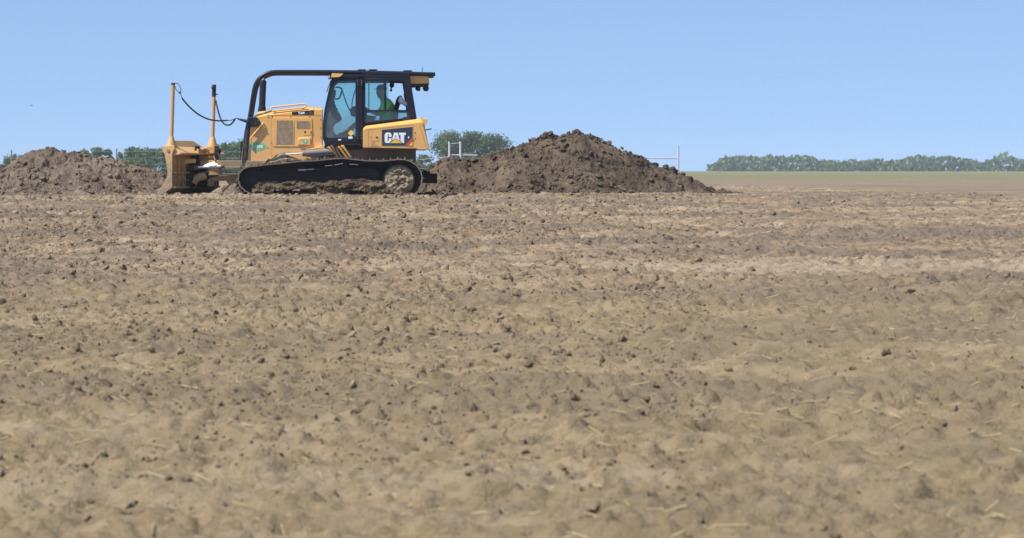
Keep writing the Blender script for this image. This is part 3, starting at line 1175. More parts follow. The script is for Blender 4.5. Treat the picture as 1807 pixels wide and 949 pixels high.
# ---- cab
yc0, yc1 = 0.72, mirror_y(0.72)


def both(name, fn, mat, parent=dz, **k):
    """near and far twin of a side piece"""
    out = []
    for s in (0, 1):
        bm = BM()
        fn(bm)
        if s:
            for v in bm.verts:
                v.co.y = mirror_y(v.co.y)
        out.append(obj(name, bm, mat, parent, **k))
    return out


def frame_poly(bm, outer, inner, y0, y1):
    """flat frame between two polygons with equal vertex counts"""
    A = [[], [], [], []]
    for px, py in outer:
        p = P(px, py, y0)
        A[0].append(bm.verts.new(p)); A[1].append(bm.verts.new((p.x, y1, p.z)))
    for px, py in inner:
        p = P(px, py, y0)
        A[2].append(bm.verts.new(p)); A[3].append(bm.verts.new((p.x, y1, p.z)))
    n = len(outer)
    for i in range(n):
        j = (i + 1) % n
        bm.faces.new((A[0][i], A[0][j], A[2][j], A[2][i]))
        bm.faces.new((A[1][i], A[3][i], A[3][j], A[1][j]))
        bm.faces.new((A[0][i], A[1][i], A[1][j], A[0][j]))
        bm.faces.new((A[2][i], A[2][j], A[3][j], A[3][i]))


DOOR_O = [(585.5, 137.5), (630, 137.5), (640, 137.5), (640, 200), (640, 251), (605, 252), (575, 251), (569.8, 246), (570, 215), (572.5, 193), (577, 172), (582, 150)]
DOOR_I = [(596.5, 143.2), (624, 142.3), (627.8, 143.2), (627.8, 200), (627.8, 240.5), (605, 242.8), (577, 242.6), (573.6, 239), (573.4, 215), (575.8, 193), (581.5, 172), (590.0, 149)]
doors = both("cab_door", lambda bm: frame_poly(bm, DOOR_O, DOOR_I, yc0, yc0 + 0.07), M['black_cab'], bevel=0.008)
for s, d in enumerate(doors):
    bm = BM()
    y = yc0 + 0.03
    slab(bm, [(a + (600 - a) * 0.0, b) for a, b in DOOR_I], y, y + 0.008, yc0)
    if s:
        for v in bm.verts:
            v.co.y = mirror_y(v.co.y)
    obj("door_glass", bm, M['glass'], d, smooth=0)
# hinges and handle on the near door
for py0, py1, hx in ((139.5, 151.0, 628.5), (232, 246, 628)):
    bm = BM()
    slab(bm, rrect(hx, py0, hx + 12.5, py1, 1.5), yc0 - 0.03, yc0 - 0.002)
    hg = obj("door_hinge", bm, M['black_cab'], doors[0], bevel=0.005)
    bm = BM()
    for k in range(3):
        for dx in (2.5, 9.5):
            c = P(hx + dx, py0 + 2.2 + k * (py1 - py0 - 4.4) / 2, yc0)
            cyl(bm, (c.x, yc0 - 0.045, c.z), (c.x, yc0 - 0.028, c.z), 0.012, 8)
    objs("hinge_bolt", bm, M['grey_metal'], hg)
bm = BM()
slab(bm, rrect(570.5, 209.8, 574, 220.5, 1), yc0 - 0.035, yc0 - 0.002)
obj("door_handle", bm, M['rubber'], doors[0], bevel=0.005)
# stickers on the door glass
bm = BM()
slab(bm, [(619.3, 229.2), (624.8, 234.6), (619.3, 240.2), (613.8, 234.8)], yc0 - 0.006, yc0 + 0.004)
obj("warning_sticker", bm, M['decal_yellow'], doors[0], smooth=0)
M['decal_yellow_pale'] = paint('yellow_warning', (0.85, 0.62, 0.10), 0.4, 0.0)
bm = BM()
slab(bm, rect(614.5, 240.6, 622, 244.6), yc0 - 0.008, yc0 - 0.003)
slab(bm, rect(596.8, 245.4, 602, 247.6), yc0 - 0.006, yc0 - 0.001)
objs("white_sticker", bm, M['bag'], doors[0], smooth=0)
for o in doors[0].children:
    if o.name.startswith("warning_sticker"):
        o.data.materials[0] = M['decal_yellow_pale']

# rear side window
WO = [(641.5, 137.5), (680, 137.5), (724, 137.5), (728, 163), (735.5, 208.5), (700, 212.8), (641.5, 219)]
WI = [(644.5, 143.2), (680, 142.6), (712.4, 143.2), (716, 163), (721.0, 207.2), (700, 209.8), (643.5, 216.2)]
wins = both("side_window", lambda bm: frame_poly(bm, WO, WI, yc0, yc0 + 0.07), M['black_cab'], bevel=0.008)
for s, wd in enumerate(wins):
    f = (lambda v: mirror_y(v)) if s else (lambda v: v)
    for nm, poly, dy, mt in (("sliding_pane", rect(644, 142.5, 686.5, 195), 0.030, 'glass'),
                             ("lower_pane", [(643.3, 196), (718.5, 196), (721.5, 208), (643.3, 217)], 0.030, 'glass')):
        bm = BM()
        slab(bm, poly, yc0 + dy, yc0 + dy + 0.008, yc0)
        for v in bm.verts:
            v.co.y = f(v.co.y)
        obj(nm, bm, M[mt], wd, smooth=0)
    bm = BM()
    slab(bm, rect(678, 143, 681.8, 194.5), yc0 + 0.012, yc0 + 0.05, yc0)
    slab(bm, rect(643.5, 193.8, 719.5, 196.6), yc0 + 0.008, yc0 + 0.055, yc0)
    for v in bm.verts:
        v.co.y = f(v.co.y)
    objs("window_bar", bm, M['black_cab'], wd, bevel=0.004)
# black clamp lying over the sill
bm = BM()
slab(bm, [(710.5, 206.5), (724, 205.6), (724.5, 211.5), (720.8, 212.2), (719.6, 216), (717.4, 213), (714.5, 212.8), (711, 214)], yc0 - 0.05, yc0 - 0.002)
obj("window_latch", bm, M['rubber'], wins[0], bevel=0.004)

# front and rear glass frames, roof, floor
bm = BM()
slab(bm, [(585, 131.5), (722, 131.5), (724, 137.6), (585, 137.6)], yc0 + 0.004, yc1 - 0.004)
slab(bm, [(586, 132), (640, 132), (640, 137), (600, 138)], yc0 - 0.02, yc0 + 0.004)
obj("cab_roof", bm, M['black_cab'], dz, bevel=0.012)
bm = BM()
slab(bm, [(571, 246), (640, 246), (640, 252), (735, 252), (735, 259), (640, 259), (628, 257.2), (573, 256.6)], yc0 + 0.006, yc1 - 0.006)
obj("cab_floor", bm, M['dark_steel'], dz, bevel=0.012)
bm = BM()
for yy in (yc0 + 0.072, yc1 - 0.132):
    a, b_ = P(586, 138, yc0), P(571.5, 215, yc0)
    prism(bm, [Vector((a.x, yy, a.z)), Vector((a.x + .10, yy, a.z)), Vector((b_.x + .07, yy, b_.z)), Vector((b_.x + .03, yy, P(0, 246, yc0).z)), Vector((b_.x, yy, b_.z))], Vector((0, 0.06, 0)))
objs("front_pillar", bm, M['black_cab'], dz, bevel=0.008)
bm = BM()
for yy in (yc0 + 0.072, yc1 - 0.132):
    slab(bm, [(712.5, 138), (722, 138), (734, 209), (721.5, 209)], yy, yy + 0.06, yc0)
objs("rear_pillar", bm, M['black_cab'], dz, bevel=0.008)
bm = BM()
slab(bm, [(722, 196), (731.5, 196), (735.3, 209), (735.3, 258), (722, 258)], yc0 + 0.14, yc1 - 0.14, yc0)
slab(bm, [(636, 138), (645, 138), (645, 217), (722, 209), (722, 214), (722, 258), (636, 258)], yc0 + 0.075, yc0 + 0.12, yc0)
slab(bm, [(641, 219), (722, 209), (722, 214), (722, 258), (641, 258)], yc1 - 0.12, yc1 - 0.075, yc0)
objs("cab_rear_wall", bm, M['black_cab'], dz, bevel=0.01)
# wiper on the windscreen edge
bm = BM()
tube(bm, [P(586, 141, 0.9), P(579, 154, 0.86), P(576.8, 161.5, 0.84)], 0.012, 6)
tube(bm, [P(584.2, 141, 0.84), P(576.4, 162.5, 0.80)], 0.010, 6)
objs("wiper", bm, M['rubber'], dz)

# roof lamps and side pods
bm = BM()
slab(bm, [(585.5, 129.5), (606, 130), (601.5, 134.5), (597, 136.3), (584.5, 136.3)], yc0 - 0.05, yc0 + 0.2)
lp = obj("lamp_bracket", bm, M['yellow_top'], dz, bevel=0.008)
bm = BM()
c = P(581.3, 135.3, yc0 + 0.12)
slab(bm, rrect(578.6, 131.6, 585, 139.2, 2), yc0 - 0.04, yc0 + 0.15)
hl = obj("work_lamp", bm, M['rubber'], lp, bevel=0.01)
bm = BM()
cyl(bm, P(580.2, 135.6, yc0 - 0.038), P(580.2, 135.6, yc0 - 0.05), 0.032, 16)
obj("lamp_lens", bm, M['lamp'], hl)
bm = BM()
slab(bm, [(722, 132.5), (756.5, 132.5), (757.8, 147.0), (726, 148.2), (723.5, 146)], 0.90, mirror_y(0.90))
ac = obj("rear_roof_unit", bm, M['yellow'], dz, bevel=0.02)
bm = BM()
slab(bm, [(724.5, 148.2), (757, 147.3), (757.5, 149.8), (750, 151), (727.5, 152.5)], 0.92, mirror_y(0.92))
obj("unit_base", bm, M['rubber'], ac, bevel=0.008)
for px, py, rr_ in ((737.5, 155.8, 0.066), (751.5, 155.4, 0.078)):
    bm = BM()
    c = P(px, py, 1.0)
    ball(bm, c, rr_, 2, (1.0, .9, 1.0))
    cyl(bm, c, c + Vector((0.05, 0, -0.005)), rr_ * .95, 18, rr_ * .95)
    cyl(bm, c + Vector((0, 0, 0)), c + Vector((-0.01, 0, 0.10)), 0.02, 8)
    wl = obj("work_lamp", bm, M['rubber'], dz, bevel=0.006)
    bm = BM()
    cyl(bm, c + Vector((0.05, 0, -.005)), c + Vector((0.056, 0, -0.005)), rr_ * .8, 16)
    obj("lamp_lens", bm, M['lamp'], wl)

# ---- limb risers: the pipes that run over hood and cab
SW = [(430.5, 286), (432.5, 266), (435.5, 240), (439.5, 214), (443.5, 188), (447.3, 164), (450.3, 151), (455.5, 141), (463.5, 133.5), (473, 129.0), (484, 126.8),
      (520, 126.6), (580, 126.8), (640, 127.6), (700, 128.9), (745, 130.4), (768, 131.0)]


def sweep(bm):
    pts = spline([P(a, b, 0.93 if b > 200 else (0.90 if b > 170 else 0.87)) for a, b in SW], 4)
    rs = []
    for p in pts:
        z = p.z
        rs.append(0.050 + 0.034 * max(0, min(1, (1.75 - z) / 0.9)))
    tube(bm, pts, rs, 14)


both("guard_pipe", sweep, M['black'])
bm = BM()
slab(bm, [(425, 284), (430.5, 236), (437, 205), (441, 205), (440.5, 236), (436, 284)], 0.905, 0.916, 0.86)
slab(bm, [(425, 284), (430.5, 236), (437, 205), (441, 205), (440.5, 236), (436, 284)], mirror_y(0.916), mirror_y(0.905), 0.86)
objs("guard_foot_plate", bm, M['black'], dz)
bm = BM()
slab(bm, [(437, 206.5), (454, 207), (459, 213.5), (459.8, 218), (455, 222.4), (445, 224), (436, 221)], 0.83, y_s - 0.003, 0.86)
cb = obj("pipe_clamp", bm, M['black'], dz, bevel=0.012)
bm = BM()
for px, py in ((455.5, 212.3), (451, 217.2)):
    c = P(px, py, 0.83)
    cyl(bm, (c.x, 0.832, c.z), (c.x, 0.81, c.z), 0.014, 8)
objs("clamp_bolt", bm, M['grey_metal'], cb)
bm = BM()
for px in (590, 655, 720, 764):
    c = P(px, 128.5 if px < 700 else 130.5, 0.86)
    cyl(bm, (c.x, 0.86, c.z), (c.x, mirror_y(0.86), c.z), 0.035, 12)
slab(bm, [(640, 126.4), (768, 129), (768, 130.8), (640, 130.5)], 0.80, mirror_y(0.80), 0.86)
objs("guard_cross_member", bm, M['black'], dz)
for px0, px1, py in ((631.5, 645.5, 122.6), (651, 666, 122.6), (712, 727.5, 124.4)):
    bm = BM()
    slab(bm, rect(px0, py - .6, px1, py + .6), 0.86, 1.2)
    slab(bm, rect(px0 + 2, py + .6, px1 - 2, py + 3), 0.95, 1.1)
    obj("roof_mount", bm, M['black'], dz)
bm = BM()
slab(bm, rect(648.2, 122.4, 648.9, 138), 0.80, 0.815)
obj("roof_strap", bm, M['grey_metal'], dz)
bm = BM()
tube(bm, [P(744.8, 126.5, 1.0), P(745.3, 121, 1.0), P(745.8, 117, 1.0)], [0.012, 0.007, 0.005], 6)
obj("antenna", bm, M['rubber'], dz)

# ---- tank and side panel beside the cab
yt = 0.46
TANK = [(640.5, 225), (644, 221.6), (735, 209.4), (742.5, 208.6), (745, 211), (757.8, 260.5), (756, 264.3), (738, 264.3), (735, 262.2), (640.5, 260.5)]


def tank(bm):
    A = [P(a, b, yt) for a, b in TANK]
    lower = [P(640.5, 229.6, yt), P(645, 226.8, yt), P(700, 220.8, yt), P(741, 216.0, yt), P(746, 216.2, yt), A[5], A[6], A[7], A[8], A[9]]
    prism(bm, lower, Vector((0, 0.30, 0)))
    yb = yt + 0.15
    upf = [(640.5, 229.6), (645, 226.8), (700, 220.8), (741, 216.0), (746, 216.2)]
    upb = [(641.5, 225.0), (646.5, 221.8), (700, 214.8), (739.5, 209.4), (743.2, 208.8)]
    f = [bm.verts.new(P(a, b, yt)) for a, b in upf]
    g = [bm.verts.new(P(a, b, yb)) for a, b in upb]
    h = [bm.verts.new(Vector((v.co.x, yt + 0.30, v.co.z))) for v in g]
    k = [bm.verts.new(Vector((v.co.x, yt + 0.30, v.co.z))) for v in f]
    for i in range(4):
        bm.faces.new((f[i], f[i + 1], g[i + 1], g[i]))
        bm.faces.new((g[i], g[i + 1], h[i + 1], h[i]))
        bm.faces.new((h[i], h[i + 1], k[i + 1], k[i]))
    bm.faces.new((f[0], g[0], h[0], k[0]))
    bm.faces.new((f[4], k[4], h[4], g[4]))
    bmesh.ops.remove_doubles(bm, verts=bm.verts, dist=0.0005)


tanks = both("side_tank", tank, M['yellow'], smooth=25, bevel=0.012)
tk = tanks[0]
bm = BM()
for poly in ([(739.4, 217), (740.4, 217), (754.2, 263.8), (753.2, 263.8)], rect(649.6, 228.4, 650.3, 258.5), rect(649.6, 258, 673, 258.7), [(649.6, 228.6), (729.2, 219.4), (729.2, 220), (649.6, 229.3)], rect(728.8, 220, 729.4, 258)):
    slab(bm, poly, yt - 0.0035, yt + 0.01)
objs("panel_seam", bm, M['brown_print'], tk, smooth=0)
bm = BM()
slab(bm, [(673.8, 228.9), (727.8, 223.6), (727.8, 257.3), (673.6, 257)], yt - 0.006, yt + 0.003)
pn = obj("logo_panel", bm, M['navy'], tk, smooth=0)


def zpoly(bm, pts, y0, y1):
    slab(bm, [(672 + a / 24.97, 222 + b / 24.97) for a, b in pts], y0, y1, yt)


bm = BM()
zpoly(bm, [(205, 320), (250, 290), (400, 290), (450, 330), (472, 390), (472, 490), (348, 490), (348, 395), (338, 370), (312, 370), (302, 395), (302, 650), (312, 670), (338, 670), (348, 645),
           (348, 545), (470, 545), (470, 648), (385, 715), (400, 735), (375, 752), (245, 752), (195, 725), (170, 660), (170, 385)], yt - 0.009, yt - 0.005)
zpoly(bm, [(575, 298), (745, 298), (838, 655), (652, 548), (500, 632), (498, 600)], yt - 0.009, yt - 0.005)
zpoly(bm, [(798, 298), (1102, 298), (1102, 402), (1026, 402), (1026, 752), (985, 752), (870, 672), (870, 402), (798, 402)], yt - 0.009, yt - 0.005)
zpoly(bm, [(1200, 460), (1248, 460), (1248, 545), (1200, 545)], yt - 0.009, yt - 0.005)
obj("logo_lettering", bm, M['white'], pn, smooth=0)
bm = BM()
zpoly(bm, [(655, 400), (690, 495), (625, 495)], yt - 0.0115, yt - 0.0085)
obj("logo_gap", bm, M['navy'], pn, smooth=0)
bm = BM()
zpoly(bm, [(655, 572), (945, 756), (385, 756)], yt - 0.0125, yt - 0.0085)
zpoly(bm, [(1392, 690), (1392, 878), (1225, 872)], yt - 0.0125, yt - 0.0055)
obj("logo_triangle", bm, M['decal_yellow'], pn, smooth=0)
bm = BM()
zpoly(bm, [(1392, 500), (1392, 690), (1225, 872), (1060, 872)], yt - 0.009, yt - 0.0055)
obj("red_stripe", bm, M['red'], pn, smooth=0)
bm = BM()
slab(bm, rect(654, 240.4, 669, 248.5), yt - 0.006, yt + 0.003)
lt2 = obj("latch", bm, M['yellow'], tk, smooth=0)
bm = BM()
slab(bm, rect(663.2, 240.8, 667, 243.8), yt - 0.010, yt - 0.004)
slab(bm, rect(654.2, 240.2, 655, 244.6), yt - 0.010, yt - 0.004)
objs("latch_slot", bm, M['rubber'], lt2, smooth=0)
bm = BM()
for px0, px1, py in ((656, 664, 251), (655, 663, 253.4), (655, 668, 256)):
    for k in range(int((px1 - px0) / 1.7)):
        slab(bm, rect(px0 + 1.7 * k, py, px0 + 1.7 * k + 1.0, py + 1.1), yt - 0.004, yt + 0.002)
obj("small_print", bm, M['brown_print'], tk, smooth=0)
for px, py in ((732.5, 234), (732.4, 243.5), (729.8, 247)):
    bm = BM()
    c = P(px, py, yt)
    cyl(bm, (c.x, yt + 0.004, c.z), (c.x, yt - 0.010, c.z), 0.013, 8)
    obj("bolt", bm, M['rubber'], tk)
# dealer lettering on the sloped shoulder
lt3 = text_mesh("lettering", "Patterson Bros", 680.5, 219.8, 706, 223.0, 0, M['brown_print'], tk, 0.0, 0.003)
co = np.zeros(len(lt3.data.vertices) * 3, dtype=np.float32)
lt3.data.vertices.foreach_get("co", co)
co = co.reshape(-1, 3)
x_a, x_b = P(680.5, 0, 0).x, P(706, 0, 0).x
z_lo, z_hi = co[:, 2].min(), co[:, 2].max()
for v in lt3.data.vertices:
    px = 680.5 + (v.co.x - x_a) / (x_b - x_a) * 25.5
    f = (v.co.z - z_lo) / (z_hi - z_lo)
    thick = v.co.y
    py_lo = 226.8 + (220.8 - 226.8) * (px - 645) / 55 if px < 700 else 220.8 + (216 - 220.8) * (px - 700) / 41
    py_hi = py_lo - 5.6
    g = 0.25 + 0.5 * f
    yy = yt + 0.15 * g
    q = P(px, py_lo + (py_hi - py_lo) * g, yy)
    v.co = Vector((q.x, yy - 0.004 + thick, q.z + 0.001))

# rear bracket and pin
bm = BM()
slab(bm, [(743.2, 209), (752.8, 210), (755.2, 211.5), (749.8, 223), (750.6, 229), (757.4, 260), (752, 240), (746.4, 218)], 0.50, 0.72)
slab(bm, rect(742.2, 205.2, 745, 208.9), 0.50, 0.56)
rb = obj("rear_bracket", bm, M['yellow'], dz, bevel=0.008)
bm = BM()
cyl(bm, P(750.4, 229.3, 0.6), P(761.5, 227.2, 0.6), 0.016, 10)
obj("bracket_pin", bm, M['grey_metal'], rb)

# ---- lift cylinder beside the hood
yl = 0.80
bm = BM()
cyl(bm, P(535.5, 270.3, yl), P(591, 266.0, yl), S(5.2), 20)
cyl(bm, P(533.5, 270.5, yl), P(537, 270.2, yl), S(5.8), 20)
tube(bm, [P(540, 275.5, yl - .02), P(560, 275, yl - .02), P(590, 271.5, yl - .02)], 0.018, 8)
lc = obj("lift_cylinder", bm, M['grey_metal'], dz, bevel=0.006)
bm = BM()
cyl(bm, P(503, 272.6, yl), P(535, 270.4, yl), S(1.7), 14)
obj("cylinder_rod", bm, M['chrome'], lc)
bm = BM()
c = P(500, 273.5, yl)
cyl(bm, (c.x, yl - .07, c.z), (c.x, yl + .07, c.z), S(4.6), 18)
cyl(bm, (c.x, yl - .085, c.z), (c.x, yl - .07, c.z), S(2.6), 14)
slab(bm, [(501, 276), (504.5, 276), (506, 287), (499, 287)], yl - .05, yl + .05)
obj("rod_eye", bm, M['grey_metal'], lc, bevel=0.006)
bm = BM()
slab(bm, [(539, 263.2), (549, 261.4), (561, 259.6), (568, 255), (577, 260.2), (577, 262), (560, 262.6), (541, 264.4)], 0.80, 0.93)
obj("step_plate", bm, M['yellow_top'], dz, bevel=0.006)
# mud lying on the frame in front of the cylinder
bm = BM()
slab(bm, [(462, 290), (470, 283), (482, 277), (493, 271.5), (499, 270), (507, 279), (540, 282), (545, 288)], 0.72, 0.90)
bmesh.ops.triangulate(bm, faces=bm.faces)
bmesh.ops.subdivide_edges(bm, edges=bm.edges, cuts=4, use_grid_fill=True)
for v in bm.verts:
    v.co += Vector((random.gauss(0, .006), random.gauss(0, .012), random.gauss(0, .008)))
obj("packed_mud", bm, M['hubmud'], dz)
# hydraulic lines under the cab
for k, (x0, y0_, x1, y1_, r, mt) in enumerate([(605, 258.5, 621, 281, .028, 'yellow_dirty'), (598, 259.5, 614, 281, .026, 'yellow_dirty'), (592, 260, 604, 281, .024, 'muddy'), (586, 258.5, 597, 280, .024, 'muddy'), (580, 260, 592, 272, .022, 'yellow_dirty')]):
    bm = BM()
    yy = 0.72 + 0.03 * (k % 3)
    tube(bm, spline([P(x0 - 5, y0_ - 1, yy + .1), P(x0, y0_, yy), P((x0 + x1) / 2, (y0_ + y1_) / 2 - 0.5, yy), P(x1, y1_, yy + .02)], 5), r, 9)
    tube(bm, [P(x0 - 1.6, y0_ - .8, yy), P(x0 + 1.8, y0_ + 1.4, yy)], r * 1.35, 8)
    objs("hydraulic_line", bm, M[mt], dz)
bm = BM()
slab(bm, [(572, 256.6), (640, 257.5), (640, 262), (620, 264), (572, 262)], 0.80, 0.9)
obj("step_board", bm, M['dark_steel'], dz, bevel=0.006)


# ---- blade (angled: its near end leads), in its own u (along) / w (towards the tractor) / z axes
B0 = P(298, 300, -0.15)
BU = Vector((0.315, 0.949, 0)).normalized()
BW = Vector((BU.y, -BU.x, 0))
BLEN = 3.05


def bz(py):
    return P(0, py, -0.15).z


def bw(px):
    return (px - 298) * (D0 - 0.15) / FPX / 0.949


def BP(u, w, z):
    return Vector((B0.x, B0.y, 0)) + BU * u + BW * w + Vector((0, 0, z))


def bpoly(bm, pts, u0, u1, px=True):
    prism(bm, [BP(u0, bw(a), bz(b)) for a, b in pts], BU * (u1 - u0))


bm = BM()
bpoly(bm, [(271, 342.5), (283, 330), (291, 318), (295, 306), (295.5, 292), (292, 276), (288, 265), (296, 262), (302, 268), (302.5, 300), (302, 330), (285, 343.5)], 0.04, BLEN - 0.04)
blade = obj("blade", bm, M['yellow_dirty'], dz, smooth=30, bevel=0.008)
END = [(286, 258.5), (289, 256.8), (307, 256.8), (309, 261), (306, 267), (304.2, 272), (304.2, 331), (284, 344.2), (271, 344.2), (269.5, 342.4), (284, 332), (292, 320), (295.8, 308), (294, 290), (290, 272), (286, 265)]
M['blade_end'] = paint('blade_end_plate', (0.60, 0.35, 0.12), 0.5, 1.3, 0.2, 1.2, dcol=(0.24, 0.185, 0.14), gen=0.5)
for u0 in (0.0, BLEN - 0.04):
    bm = BM()
    bpoly(bm, END, u0, u0 + 0.04)
    ep = obj("end_plate", bm, M['blade_end'], blade, bevel=0.008)
    bm = BM()
    c = BP(u0 - 0.02, bw(297), bz(265.5))
    cyl(bm, c, c + BU * 0.08, S(3), 14)
    obj("end_bolt", bm, M['grey_metal'], ep)
# cutting edge
bm = BM()
bpoly(bm, [(269.2, 344.5), (270, 342.4), (277, 336), (279, 337.5), (273, 344.5)], 0.0, BLEN)
obj("cutting_edge", bm, M['grey_metal'], blade)
# stiffeners on the back
bm = BM()
for z0, z1, w1 in ((268, 271, 309), (272.5, 274, 306), (279, 280.5, 306.5), (291.5, 293, 306.5), (303.5, 305.5, 308), (317, 318.5, 307), (329, 332, 308)):
    bpoly(bm, [(302, z0), (w1, z0), (w1, z1), (302, z1)], 0.045, BLEN - 0.05)
for u in (0.34, 0.62, 0.95, 1.5, 2.1, 2.6):
    bpoly(bm, [(302, 274), (305.5, 274), (305.5, 329), (302, 329)], u, u + 0.03)
objs("back_rib", bm, M['yellow_dirty'], blade, bevel=0.004)
# upper box and rock guard
bm = BM()
bpoly(bm, [(289, 258), (298, 257), (301, 257.6), (318, 269.5), (318, 272), (302, 275), (291, 268)], 0.05, BLEN - 0.05)
obj("top_beam", bm, M['yellow'], blade, bevel=0.01)
bm = BM()
lo0, lo1, hi0, hi1 = 0.30, 2.10, 0.42, 1.62
pts = []
for (u0, u1, pxb, pyt, pxt) in ((lo0, lo1, 303, 260, 0), (hi0, hi1, 296, 247, 0)):
    pts.append((BP(u0, bw(pxb), bz(pyt)), BP(u1, bw(pxb), bz(pyt))))
a = pts[0][0]; b_ = pts[0][1]; c = pts[1][1]; d = pts[1][0]
prism(bm, [a, b_, c, d], BW * -0.045)
obj("rock_guard", bm, M['yellow_top'], blade, bevel=0.008)

# masts at both blade ends
for u, top, bot, half, dark in ((0.22, (305.6, 145.5), (302.6, 243), 3.3, 4), (BLEN - 0.30, (378, 148.5), (375.2, 241), 3.3, 22)):
    y = BP(u, 0, 0).y
    r0 = S(half, y)
    bm = BM()
    tube(bm, [P(bot[0], bot[1], y), P(top[0], top[1] + 3, y)], r0, 14)
    ms = obj("sensor_mast", bm, M['mast'], dz, bevel=0.004)
    bm = BM()
    tube(bm, [P(bot[0] - 0.7, 258, y), P(bot[0] - 0.3, 253, y), P(bot[0], 241, y)], [S(9.5, y), S(8, y), S(4.0, y)], 10)
    cyl(bm, P(bot[0] - 0.7, 258.4, y), P(bot[0] - .7, 256.4, y), S(10.5, y), 18)
    obj("mast_base", bm, M['mast'], ms, bevel=0.006)
    bm = BM()
    t_ = (Vector(P(top[0], top[1], y)) - Vector(P(bot[0], bot[1], y))).normalized()
    pt = P(top[0], top[1], y)
    cyl(bm, pt - t_ * 0.01, pt - t_ * S(dark, y), r0 * 1.12, 14)
    if dark > 10:
        cyl(bm, P(374, 154.5, y - .05), P(377, 154, y - .02), 0.035, 10)
        cyl(bm, P(380, 166.5, y), P(384.5, 166, y), 0.014, 8)
        ball(bm, P(375.5, 155, y - .07), 0.035, 1)
    obj("mast_cap", bm, M['rubber'], ms, bevel=0.004)

# sensor cables
bm = BM()
tube(bm, spline([P(308, 146.5, 0.05), P(313, 147.3, 0.05), P(317.5, 152, 0.05), P(319.5, 160, 0.05), P(318.8, 163.4, 0.05)], 5), 0.009, 6)
tube(bm, [P(319.5, 162.4, 0.05), P(315.5, 163.8, 0.05)], 0.022, 8)
tube(bm, spline([P(309, 152, 0.05), P(311, 158, 0.05), P(316.5, 164, 0.06), P(319.6, 168, 0.07), P(321.2, 173, 0.08)], 5), 0.009, 6)
tube(bm, spline([P(321.2, 173, 0.08), P(327.5, 181, .1), P(337, 191, 0.16), P(350, 201.5, 0.25), P(364, 208.7, 0.35), P(374, 211.6, 0.45), P(388, 213, 0.55), P(401, 212.2, 0.65)], 6), 0.019, 8)
tube(bm, spline([P(401, 212.2, 0.65), P(408, 212, 0.7), P(413.5, 209.8, 0.75), P(418, 208.2, 0.8), P(421, 210.0, 0.82)], 5), 0.010, 6)
obj("sensor_cable", bm, M['rubber'], dz)
bm = BM()
tube(bm, spline([P(376, 172, 2.55), P(377, 185, 2.52), P(378, 197, 2.5)], 4), 0.008, 6)
tube(bm, spline([P(380.5, 177, 2.5), P(384.5, 194, 2.3), P(389, 208, 2.0), P(394, 217, 1.7), P(401, 220.6, 1.5), P(407.5, 219, 1.2), P(412, 214, 1.0), P(414.6, 210.5, 0.9)], 6), 0.021, 8)
tube(bm, spline([P(414.6, 210.5, 0.9), P(417.5, 208.0, 0.85), P(420.5, 209.8, 0.83)], 4), 0.010, 6)
tube(bm, [P(420, 209.6, 0.83), P(427, 211.6, 0.83), P(438, 214.3, 0.83)], [0.018, 0.030, 0.045], 9)
obj("sensor_cable", bm, M['rubber'], dz)

# ---- push frame and the gear behind the blade
bm = BM()
for y in (0.86, mirror_y(0.98)):
    slab(bm, [(383, 283.2), (470, 283.2), (560, 284), (560, 296), (470, 296), (383, 292.2)], y, y + 0.12, 0.86)
    slab(bm, rect(383, 293.4, 470, 297.4), y - 0.03, y + 0.15, 0.86)
objs("push_arm", bm, M['dusty_arm'], dz, bevel=0.012)
bm = BM()
slab(bm, [(368, 296), (386, 294.5), (388, 308.6), (367, 309.5)], 0.80, mirror_y(0.80))
slab(bm, [(375, 311), (425, 309), (425, 330), (408, 331), (399, 318.5), (378, 320), (377, 328), (366, 328.5), (366, 316)], 0.95, mirror_y(0.95))
pf = objs("push_frame", bm, M['yellow_dirty'], dz, bevel=0.012)
bm = BM()
slab(bm, rect(378, 306.8, 423, 309.6), 0.90, 1.2)
slab(bm, [(352, 284), (384, 282), (386, 297), (368, 300), (352, 297)], 1.15, 1.75)
slab(bm, [(366, 258), (379, 258), (379, 273), (352, 276), (356, 265)], 1.7, 2.2)
slab(bm, [(351, 274), (378, 275), (382, 284), (352, 285)], 1.45, 1.9)
objs("frame_tower", bm, M['yellow_dirty'], pf, bevel=0.012)
bm = BM()
slab(bm, [(344, 256), (352, 258), (349.5, 270), (349.5, 300), (343.5, 300), (342, 270)], 0.95, 1.4)  # dark slab stands in for the shadow gap behind the blade
slab(bm, [(325, 291), (341, 288), (341, 331), (327, 331), (324, 310)], 0.72, 1.3)
slab(bm, [(341, 300), (362, 297), (368, 318), (358, 327), (341, 327)], 1.0, 1.5)
slab(bm, [(378, 257), (386, 258), (387.5, 272), (384, 289), (379, 289)], 1.6, 2.0)
objs("swivel_shade_block", bm, M['dark_steel'], pf, bevel=0.02)
bm = BM()
slab(bm, [(318.8, 303), (322.5, 285), (326.5, 280.3), (345, 280.3), (345, 287.5), (330, 288.2), (326.5, 291), (324, 302)], 0.58, 0.80)
obj("hinge_yoke", bm, M['yellow'], blade, bevel=0.012)
bm = BM()
cyl(bm, P(347, 266.5, 0.95), P(364, 265.5, 1.35), S(4.3), 16)
cyl(bm, P(363, 265.6, 1.33), P(367.5, 265.2, 1.42), S(2.6), 14)
tc_ = obj("angle_cylinder", bm, M['mast'], dz, bevel=0.006)
bm = BM()
c = P(384.5, 266, 1.55)
cyl(bm, c, c + Vector((0, 0.16, 0)), S(6.0), 22)
cyl(bm, c + Vector((0, -0.02, 0)), c, S(4.2), 18)
obj("cylinder_eye", bm, M['dark_steel'], tc_, bevel=0.01)
bm = BM()
cyl(bm, P(349, 295.2, 0.80), P(389.5, 293.3, 0.80), S(2.6), 24)
